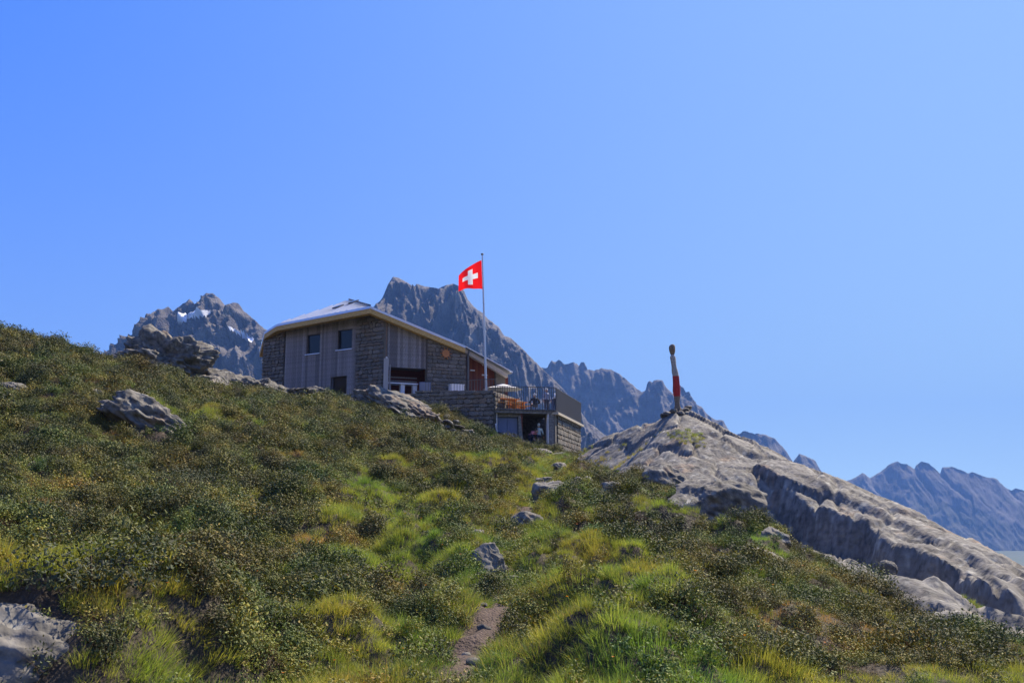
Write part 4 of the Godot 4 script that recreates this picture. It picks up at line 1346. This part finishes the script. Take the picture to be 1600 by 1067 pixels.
func person(at: Vector3, turn: float, pose: String, label: String, top: Color, legs: Color, hat: Color, group := "") -> void:
	var o := thing("person", label, "person", at, turn)
	var skin := Color(0.45, 0.28, 0.2)
	var hip := Vector3(0, 0.92, 0)
	var chest := Vector3(0, 1.28, 0)
	var neck := Vector3(0, 1.46, 0)
	var head := Vector3(0, 1.6, 0.03)
	var hands := [Vector3(-0.3, 0.82, 0.12), Vector3(0.3, 0.82, 0.12)]
	var elbows := [Vector3(-0.29, 1.1, -0.03), Vector3(0.29, 1.1, -0.03)]
	var knees := [Vector3(-0.11, 0.5, 0.02), Vector3(0.11, 0.5, 0.02)]
	var feet := [Vector3(-0.12, 0.07, 0), Vector3(0.12, 0.07, 0)]
	if pose == "lean":
		chest = Vector3(0, 1.2, 0.25)
		neck = Vector3(0, 1.36, 0.36)
		head = Vector3(0, 1.47, 0.47)
		elbows = [Vector3(-0.27, 1.05, 0.42), Vector3(0.27, 1.05, 0.42)]
		hands = [Vector3(-0.1, 1.08, 0.62), Vector3(0.1, 1.06, 0.62)]
	elif pose == "sit":
		hip = Vector3(0, 0.36, 0)
		chest = Vector3(0, 0.72, 0.06)
		neck = Vector3(0, 0.88, 0.09)
		head = Vector3(0, 1.02, 0.13)
		knees = [Vector3(-0.16, 0.42, 0.42), Vector3(0.16, 0.42, 0.42)]
		feet = [Vector3(-0.15, 0.07, 0.45), Vector3(0.15, 0.07, 0.45)]
		elbows = [Vector3(-0.36, 0.55, 0.12), Vector3(0.36, 0.55, 0.12)]
		hands = [Vector3(-0.14, 0.48, 0.36), Vector3(0.14, 0.48, 0.36)]
	elif pose == "stoop":
		chest = Vector3(0, 1.05, 0.28)
		neck = Vector3(0, 1.15, 0.43)
		head = Vector3(0, 1.2, 0.56)
		elbows = [Vector3(-0.25, 0.82, 0.42), Vector3(0.25, 0.82, 0.42)]
		hands = [Vector3(-0.2, 0.62, 0.52), Vector3(0.2, 0.62, 0.52)]
	var b := [[hip + Vector3(-0.07, 0, 0), hip + Vector3(0.07, 0, 0), 0.13, 0.13], [hip, chest, 0.13, 0.14], [chest + Vector3(-0.11, 0.04, 0), chest + Vector3(0.11, 0.04, 0), 0.11, 0.11], [chest, neck, 0.08, 0.055], [neck, head - Vector3(0, 0.04, 0), 0.055, 0.07], [head + Vector3(0, -0.03, 0.015), head + Vector3(0, 0.04, -0.01), 0.085, 0.098], [head + Vector3(0, -0.01, 0.09), head + Vector3(0, -0.03, 0.105), 0.018, 0.022]]
	for s in 2:
		var sx := -1.0 if s == 0 else 1.0
		var sh := chest + Vector3(sx * 0.19, 0.08, 0)
		b.append([sh, elbows[s], 0.062, 0.05])
		b.append([elbows[s], hands[s], 0.048, 0.034])
		var dir: Vector3 = (hands[s] - elbows[s]).normalized()
		b.append([hands[s], hands[s] + dir * 0.1, 0.036, 0.03])
		b.append([hands[s], hands[s] + dir * 0.06 + Vector3(-sx * 0.05, 0, 0.02), 0.02, 0.016])
		b.append([hip + Vector3(sx * 0.09, -0.02, 0), knees[s], 0.095, 0.065])
		b.append([knees[s], feet[s], 0.062, 0.042])
		b.append([feet[s] + Vector3(0, -0.025, -0.03), feet[s] + Vector3(sx * 0.03, -0.03, 0.16), 0.045, 0.04])
	var belt := hip.y + 0.06
	var neck_y := neck.y - 0.02
	var hand_a: Vector3 = hands[0]
	var hand_b: Vector3 = hands[1]
	var paint := func(p: Vector3) -> Color:
		if p.distance_to(head) < 0.15 and (p.y > neck_y or pose == "stoop"):
			return skin
		if p.distance_to(hand_a) < 0.11 or p.distance_to(hand_b) < 0.11:
			return skin
		if pose == "sit":
			return top if p.z < 0.2 and p.y > 0.4 or absf(p.x) > 0.24 else legs
		if p.y < 0.12:
			return Color(0.05, 0.04, 0.035)
		return top if p.y > belt else legs
	var m := StandardMaterial3D.new()
	m.vertex_color_use_as_albedo = true
	m.roughness = 0.85
	part("body", body_mesh(b, 0.028, paint), m, o)
	var cap := part("hat" if hat.g > 0.2 else "hair", body_mesh([[head + Vector3(0, 0.05, -0.02), head + Vector3(0, 0.08, -0.02), 0.11, 0.09], [head + Vector3(0, 0.0, -0.07), head + Vector3(0, 0.05, -0.04), 0.07, 0.09]], 0.025, func(_p: Vector3) -> Color: return hat), m, o)
	cap.position = Vector3(0, 0.012, 0)

func build_people() -> void:
	var tc := Vector3(2.91, 8.52, -65.6)
	var f := Vector3(-0.9703, 0, 0.2419)
	var fn := Vector3(0.2419, 0, 0.9703)
	var s := Vector3(0.2419, 0, -0.9703)
	person(tc + f * 1.2 - fn * 0.75, PI + 0.25, "sit", "person in a dark jacket and pale cap sitting behind the terrace bars", Color(0.025, 0.025, 0.03), Color(0.1, 0.1, 0.12), Color(0.6, 0.6, 0.62))
	person(tc + s * 4.3 - Vector3(0.95, -0.25, 0), 0.7, "lean", "person with dark hair and white shirt leaning on the terrace railing", Color(0.7, 0.7, 0.7), Color(0.08, 0.1, 0.16), Color(0.03, 0.02, 0.015))
	person(tc + s * 2.4 - Vector3(1.1, 0.0, 0), 0.5, "stand", "person in a pale cap standing behind the corner of the terrace bars", Color(0.3, 0.32, 0.4), Color(0.08, 0.08, 0.1), Color(0.7, 0.68, 0.6))
	var fl := Vector3(0, -2.62, 0)
	person(tc + f * 0.95 - fn * 0.75 + fl, PI - 0.3, "stand", "person in a pale mint jacket standing in the passage under the terrace", Color(0.55, 0.68, 0.64), Color(0.05, 0.06, 0.08), Color(0.62, 0.7, 0.66))
	person(tc + f * 1.55 - fn * 0.65 + fl, 0.8, "stoop", "person in a pink shirt stooping in the passage under the terrace", Color(0.55, 0.2, 0.22), Color(0.04, 0.04, 0.06), Color(0.05, 0.035, 0.025))
	var fl2 := structure("passage_floor", slab_mesh(Vector3(2.91, 0, -65.6) + fn * 0.6, f, fn, [-0.2, 5.2, 5.6, 5.2, 5.6, 5.9, -0.2, 5.9], 4.5), mats.concrete)
	fl2.set_meta("kind", "structure")

# ---------------------------------------------------------------- plants
# a cushion of small leaves on thin twigs
func shrub_mesh(sd: int, leaves: int, rad: float, tall: float, leaf: float, slim: float, cols: Array, twigs := 14) -> ArrayMesh:
	var r := RandomNumberGenerator.new()
	r.seed = sd
	var v := PackedVector3Array()
	var idx := PackedInt32Array()
	var col := PackedColorArray()
	var lumps := []
	for k in 5:
		lumps.append(Vector3(r.randf_range(-0.5, 0.5) * rad, 0, r.randf_range(-0.5, 0.5) * rad))
	for k in twigs:
		var a := Vector3(r.randfn() * 0.12 * rad, -0.04, r.randfn() * 0.12 * rad)
		var b := Vector3(r.randf_range(-0.85, 0.85) * rad, tall * r.randf_range(0.5, 0.95), r.randf_range(-0.85, 0.85) * rad)
		var side := (b - a).cross(Vector3(r.randfn(), r.randfn(), r.randfn())).normalized() * 0.004
		var s := v.size()
		v.append_array(PackedVector3Array([a - side, a + side, b]))
		idx.append_array(PackedInt32Array([s, s + 1, s + 2]))
		for e in 3:
			col.append(Color(0.09, 0.06, 0.04))
	for k in leaves:
		var dir := Vector3(r.randfn(), absf(r.randfn()) * 1.1 + 0.05, r.randfn()).normalized()
		var rr := pow(r.randf(), 0.4)
		var lump: Vector3 = lumps[k % 5]
		var p := lump + Vector3(dir.x * rad * 0.62, dir.y * tall * (0.75 + 0.25 * sin(k % 5 * 2.1)), dir.z * rad * 0.62) * rr
		var nrm := (dir + Vector3(r.randfn(), r.randfn() + 0.5, r.randfn()) * 0.55).normalized()
		var ax := nrm.cross(Vector3(r.randfn(), r.randfn(), r.randfn())).normalized()
		ax = (ax + Vector3.UP * 0.35).normalized()
		var sd2 := ax.cross(nrm).normalized()
		var l := leaf * r.randf_range(0.7, 1.3)
		var w := l * slim
		var s := v.size()
		v.append_array(PackedVector3Array([p, p + ax * l * 0.5 + sd2 * w - nrm * w * 0.3, p + ax * l, p + ax * l * 0.5 - sd2 * w - nrm * w * 0.3]))
		idx.append_array(PackedInt32Array([s, s + 1, s + 2, s, s + 2, s + 3]))
		var c: Color = cols[r.randi() % cols.size()]
		var f := r.randf_range(0.75, 1.25)
		c = Color(c.r * f, c.g * f, c.b * f)
		for e in 4:
			col.append(c)
	return array_mesh(v, idx, col)

func tuft_mesh(sd: int, blades: int, rad: float, tall: float, wide: float, droop: float, cols: Array) -> ArrayMesh:
	var r := RandomNumberGenerator.new()
	r.seed = sd
	var v := PackedVector3Array()
	var idx := PackedInt32Array()
	var col := PackedColorArray()
	for k in blades:
		var an := r.randf() * TAU
		var out := Vector3(cos(an), 0, sin(an))
		var p := out * rad * sqrt(r.randf()) + Vector3(0, -0.03, 0)
		var lean := r.randf_range(0.1, 1.0) * droop
		var h := tall * r.randf_range(0.5, 1.15)
		var turn := r.randf() * TAU
		var side := Vector3(cos(turn), 0, sin(turn)) * wide * r.randf_range(0.7, 1.3)
		var bend := (out + Vector3(r.randfn(), 0, r.randfn()) * 0.4).normalized()
		var s := v.size()
		var c: Color = cols[r.randi() % cols.size()]
		var f := r.randf_range(0.75, 1.25)
		c = Color(c.r * f, c.g * f, c.b * f)
		for q in 4:
			var t := q / 3.0
			var at := p + Vector3.UP * h * (t - 0.35 * lean * t * t) + bend * h * lean * t * t * 0.8
			if q == 3:
				v.append(at)
				col.append(c)
			else:
				v.append(at - side * (1.0 - t * 0.7))
				v.append(at + side * (1.0 - t * 0.7))
				col.append(c)
				col.append(c)
		idx.append_array(PackedInt32Array([s, s + 1, s + 2, s + 1, s + 3, s + 2, s + 2, s + 3, s + 4, s + 3, s + 5, s + 4, s + 4, s + 5, s + 6]))
	return array_mesh(v, idx, col)

func cover(called: String, label: String, category: String, mesh: Mesh, m: Material, places: Array, tints: Array) -> void:
	var mm := MultiMesh.new()
	mm.transform_format = MultiMesh.TRANSFORM_3D
	mm.use_colors = true
	mm.mesh = mesh
	mm.instance_count = places.size()
	for k in places.size():
		mm.set_instance_transform(k, places[k])
		mm.set_instance_color(k, tints[k])
	var o := MultiMeshInstance3D.new()
	o.name = numbered(called)
	o.multimesh = mm
	o.material_override = m
	add_child(o)
	tag(o, label, category)
	o.set_meta("kind", "stuff")

const MEADOW := [Vector3(-1.8, -38, 2.2), Vector3(-2.1, -33, 2.8), Vector3(-2.4, -27, 2.8), Vector3(-2.5, -22, 2.4), Vector3(-2.2, -18, 1.9), Vector3(0.7, -19, 1.5), Vector3(1.1, -16, 1.6), Vector3(1.2, -13.3, 1.6), Vector3(0.5, -11.5, 1.3), Vector3(-5, -22, 1.2), Vector3(-1.6, -12, 1.3), Vector3(-11.5, -37, 2.0), Vector3(3.4, -54, 1.5), Vector3(3.2, -22.5, 1.2)]

func meadow(x: float, z: float) -> float:
	var g := 0.0
	for b in MEADOW:
		var d: float = Vector2(x - b.x, z - b.y).length() / b.z
		g = maxf(g, 1.0 - d * 0.7)
	g = maxf(g, 0.8 * smoothstep(-11.3, -9.6, z))
	return g + n_patch.get_noise_2d(x * 1.4 + 20.0, z * 1.4) * 0.75

func place(p: Vector3, size: float, squash := 1.0) -> Transform3D:
	var e := 0.25
	var nrm := Vector3(ground_h(p.x - e, p.z) - ground_h(p.x + e, p.z), 2 * e, ground_h(p.x, p.z - e) - ground_h(p.x, p.z + e)).normalized()
	var up := (nrm * 0.6 + Vector3.UP * 0.4 + Vector3(rng.randfn(), 0, rng.randfn()) * 0.06).normalized()
	var b := Basis(Quaternion(Vector3.UP, up)) * Basis(Vector3.UP, rng.randf() * TAU)
	return Transform3D(b.scaled_local(Vector3(size, size * squash, size)), p)

func in_hut(x: float, z: float) -> bool:
	if z > -63.4:
		return false
	if x > -2.0 and x < 6.5:
		return true
	var d := Vector2(x + 9.05, z + 68.0)
	return d.dot(Vector2(-0.545, 0.839)) < 0.3 and d.dot(Vector2(0.375, 0.927)) < 2.0 and x > -20.0

func build_plants() -> void:
	var leafy := leaf_mat(0.66, 0.5)
	var grassy := leaf_mat(0.55, 1.0)
	var green := [Color(0.115, 0.14, 0.045), Color(0.085, 0.11, 0.036), Color(0.15, 0.165, 0.05), Color(0.065, 0.09, 0.03)]
	var yellow := [Color(0.17, 0.18, 0.03), Color(0.13, 0.15, 0.03), Color(0.20, 0.17, 0.04), Color(0.10, 0.12, 0.03)]
	var olive := [Color(0.13, 0.145, 0.03), Color(0.10, 0.115, 0.028), Color(0.16, 0.15, 0.035), Color(0.075, 0.095, 0.025)]
	var dark := [Color(0.05, 0.07, 0.028), Color(0.062, 0.085, 0.032), Color(0.05, 0.06, 0.028), Color(0.095, 0.10, 0.038)]
	var brown := [Color(0.15, 0.085, 0.045), Color(0.12, 0.09, 0.04), Color(0.18, 0.12, 0.05), Color(0.10, 0.10, 0.035)]
	var fresh := [Color(0.165, 0.21, 0.05), Color(0.21, 0.25, 0.065), Color(0.13, 0.18, 0.045), Color(0.26, 0.27, 0.10)]
	var wiry := [Color(0.10, 0.15, 0.04), Color(0.13, 0.17, 0.05), Color(0.22, 0.20, 0.09), Color(0.08, 0.13, 0.035)]
	var straw := [Color(0.32, 0.25, 0.12), Color(0.26, 0.18, 0.09), Color(0.22, 0.2, 0.08), Color(0.18, 0.12, 0.07)]
	var kinds := {
		"bilberry_cover": [[shrub_mesh(1, 250, 0.3, 0.32, 0.046, 0.32, green), shrub_mesh(2, 250, 0.3, 0.36, 0.048, 0.3, yellow)], leafy, "low leafy bilberry shrubs covering the slope", "shrubs"],
		"alpenrose_cover": [[shrub_mesh(3, 280, 0.34, 0.46, 0.056, 0.24, dark), shrub_mesh(4, 270, 0.32, 0.44, 0.054, 0.26, olive)], leafy, "darker alpenrose shrubs in mounds on the slope", "shrubs"],
		"heather_cover": [[shrub_mesh(5, 260, 0.3, 0.2, 0.026, 0.22, brown)], leafy, "brownish heather between the green shrubs", "shrubs"],
		"meadow_grass": [[tuft_mesh(6, 70, 0.13, 0.29, 0.004, 0.7, fresh), tuft_mesh(7, 70, 0.14, 0.24, 0.0038, 1.0, fresh)], grassy, "bright backlit meadow grass along the path", "grass"],
		"tussock_grass": [[tuft_mesh(8, 90, 0.1, 0.26, 0.0035, 1.3, wiry)], grassy, "dull green tussock grass with drooping blades", "grass"],
		"dry_grass": [[tuft_mesh(9, 50, 0.12, 0.24, 0.003, 0.9, straw)], grassy, "dry straw coloured grass in thin patches", "grass"],
	}
	var spots := {}
	for k in kinds:
		spots[k] = []
		for e in kinds[k][0]:
			spots[k].append([[], []])
	# single bushes that stand out of the cover
	var bushes := [[-2.7, -44.0, 1.75, 1.0, "broad dark green bush on the slope below the retaining wall"], [-0.75, -25.6, 0.5, 0.5, "round dark tussock bush beside the path above the step stone"], [2.7, -20.8, 0.95, 0.55, "low dark bush below the large flat-topped boulder"], [-7.6, -23.5, 1.2, 0.65, "dark alpenrose mound on the open shrub slope below the ribbed slab"], [-6.2, -15.6, 1.1, 0.6, "dark alpenrose mound above the lichen boulder"], [-4.2, -10.1, 0.8, 0.5, "dark shrub hanging over the big lichen boulder"], [6.0, -17.4, 0.7, 0.45, "small round bush at the foot of the rock ledges"]]
	for k in bushes.size():
		var b: Array = bushes[k]
		var o := thing("bush", b[4], "bush", Vector3(b[0], ground_h(b[0], b[1]) - 0.1, b[1]))
		part("foliage", shrub_mesh(500 + k, int(2600 * b[2] * b[2] + 500), b[2] * 1.15, b[3] * 1.2, 0.05, 0.26, dark if k != 6 else green, 0), leafy, o)
		for e in 5:
			var an := TAU * e / 5.0
			part("stem", tube_mesh([Vector3(cos(an) * 0.08, -0.1, sin(an) * 0.08), Vector3(cos(an) * b[2] * 0.5, b[3] * 0.6, sin(an) * b[2] * 0.5)], [0.02, 0.008], 5), plain_mat(lin(0.09, 0.06, 0.04), 0.9), o)
	var z := -7.2
	while z > -67.0:
		var far := -z
		var step := 0.115 if far < 20.0 else (0.15 if far < 36.0 else 0.21)
		var half := far * 0.56 + 2.5
		var x := maxf(-half, -33.0)
		var right := minf(half, 13.0)
		while x < right:
			x += step
			var px := x + rng.randf_range(-0.5, 0.5) * step
			var pz := z + rng.randf_range(-0.5, 0.5) * step
			var pick := rng.randf()
			var g := ground_h(px, pz)
			var ry := rock_at(px, pz)
			var tuft_on_rock := false
			if ry > g - 0.02:
				var crevice := n_hum.get_noise_2d(px * 0.6 + 5.0, pz * 0.6)
				tuft_on_rock = (ry < g + 0.5 and crevice > 0.16) or (crevice > 0.36 and px < edge_x(pz) - 0.6 and ry < 4.6)
				if not tuft_on_rock:
					continue
			if pz > -34.0 and pz < -11.5 and px > foot_x(pz) + 0.25 and not tuft_on_rock:
				continue
			var hidden := false
			for c in clear:
				if Vector2(px - c.x, pz - c.y).length_squared() < c.z * c.z:
					hidden = true
			if hidden and pick < 0.8:
				continue
			if in_hut(px, pz):
				continue
			var off := absf(px - path_x(pz)) if pz > -62.0 else 9.0
			var bare := maxf(maxf(1.0 - absf(pz + 13.0) / 2.2, 1.0 - absf(pz + 25.2) / 2.4), 1.0 - absf(pz + 41.0) / 9.0)
			if off < 0.26 * smoothstep(-0.35, 0.5, bare + n_hum.get_noise_2d(px * 1.2, pz * 1.2)):
				continue
			var p := Vector3(px, maxf(g, ry) - 0.02, pz)
			var green_ := meadow(px, pz)
			var dry := -0.12 + n_patch.get_noise_2d(px * 1.2 - 60.0, pz * 1.2)
			var heath := n_hum.get_noise_2d(px * 0.8 + 90.0, pz * 0.8)
			var size := rng.randf_range(0.7, 1.2) * (0.68 if far < 20.0 else (0.8 if far < 36.0 else 1.0)) * (1.05 + 0.4 * n_hum.get_noise_2d(px + 7.0, pz)) * (1.0 - 0.25 * smoothstep(2.0, 4.0, px))
			var kind := "bilberry_cover"
			if tuft_on_rock:
				kind = "tussock_grass" if pick < 0.7 else "meadow_grass"
				size *= 0.8
			elif off < 0.9 and pick < 0.75:
				kind = "tussock_grass" if pick < 0.5 else "meadow_grass"
			elif green_ > 0.42:
				kind = "meadow_grass" if pick < 0.72 else ("tussock_grass" if pick < 0.93 else "bilberry_cover")
			elif dry > 0.34:
				kind = "dry_grass" if pick < 0.5 else ("tussock_grass" if pick < 0.7 else "heather_cover")
			elif heath > -0.04 and px < 0.0:
				kind = "alpenrose_cover" if pick < 0.85 else "bilberry_cover"
			elif heath < -0.2:
				kind = "heather_cover" if pick < 0.55 else "bilberry_cover"
			elif px > 0.5:
				kind = "tussock_grass" if pick < 0.3 else ("alpenrose_cover" if pick < 0.7 else ("bilberry_cover" if pick < 0.88 else "meadow_grass"))
			elif pick < 0.12:
				kind = "meadow_grass"
			if kind == "alpenrose_cover":
				size *= 1.0 + 0.9 * maxf(0.0, n_hum.get_noise_2d(px * 1.1 - 40.0, pz * 1.1))
			if kind.ends_with("cover") and rng.randf() < 0.2:
				continue
			var tint := 1.55 + n_patch.get_noise_2d(px * 2.0, pz * 2.0) * 0.5
			var warm := 1.08 + n_hum.get_noise_2d(px * 0.6 + 33.0, pz * 0.6) * 0.5
			if kind == "alpenrose_cover" or kind == "heather_cover":
				tint *= 0.74
			var which: int = rng.randi() % spots[kind].size()
			spots[kind][which][0].append(place(p, size, rng.randf_range(0.8, 1.25)))
			spots[kind][which][1].append(Color(tint * warm, tint, tint * 0.85))
		z -= step
	for k in kinds:
		for e in kinds[k][0].size():
			cover(k, kinds[k][2], kinds[k][3], kinds[k][0][e], kinds[k][1], spots[k][e][0], spots[k][e][1])
	# scattered orange flowers
	var fl := PackedVector3Array()
	var fi := PackedInt32Array()
	var fc := PackedColorArray()
	for k in 7:
		var an := TAU * k / 7.0
		var c := Vector3(0, 0.26, 0)
		var tip := c + Vector3(cos(an) * 0.014, 0.006, sin(an) * 0.014)
		var w := Vector3(-sin(an), 0, cos(an)) * 0.006
		var b := fl.size()
		fl.append_array(PackedVector3Array([c, tip + w, tip - w]))
		fi.append_array(PackedInt32Array([b, b + 1, b + 2]))
		for e in 3:
			fc.append(Color(0.75, 0.22, 0.015))
	fl.append_array(PackedVector3Array([Vector3(-0.002, 0, 0), Vector3(0.002, 0, 0), Vector3(0, 0.26, 0)]))
	fi.append_array(PackedInt32Array([21, 22, 23]))
	for e in 3:
		fc.append(Color(0.12, 0.16, 0.04))
	var where := []
	var tone := []
	while where.size() < 50:
		var fz := rng.randf_range(-22.0, -9.5)
		var fx := rng.randf_range(-0.35, 0.3) * -fz
		if absf(fx - path_x(fz)) < 0.4 or rock_at(fx, fz) > ground_h(fx, fz):
			continue
		where.append(Transform3D(Basis(Vector3.UP, rng.randf() * TAU) * Basis(Vector3.RIGHT, rng.randf_range(0.0, 0.5)), Vector3(fx, ground_h(fx, fz), fz)))
		tone.append(Color.WHITE)
	cover("orange_flowers", "tiny orange flowers scattered through the grass", "flowers", array_mesh(fl, fi, fc), grassy, where, tone)
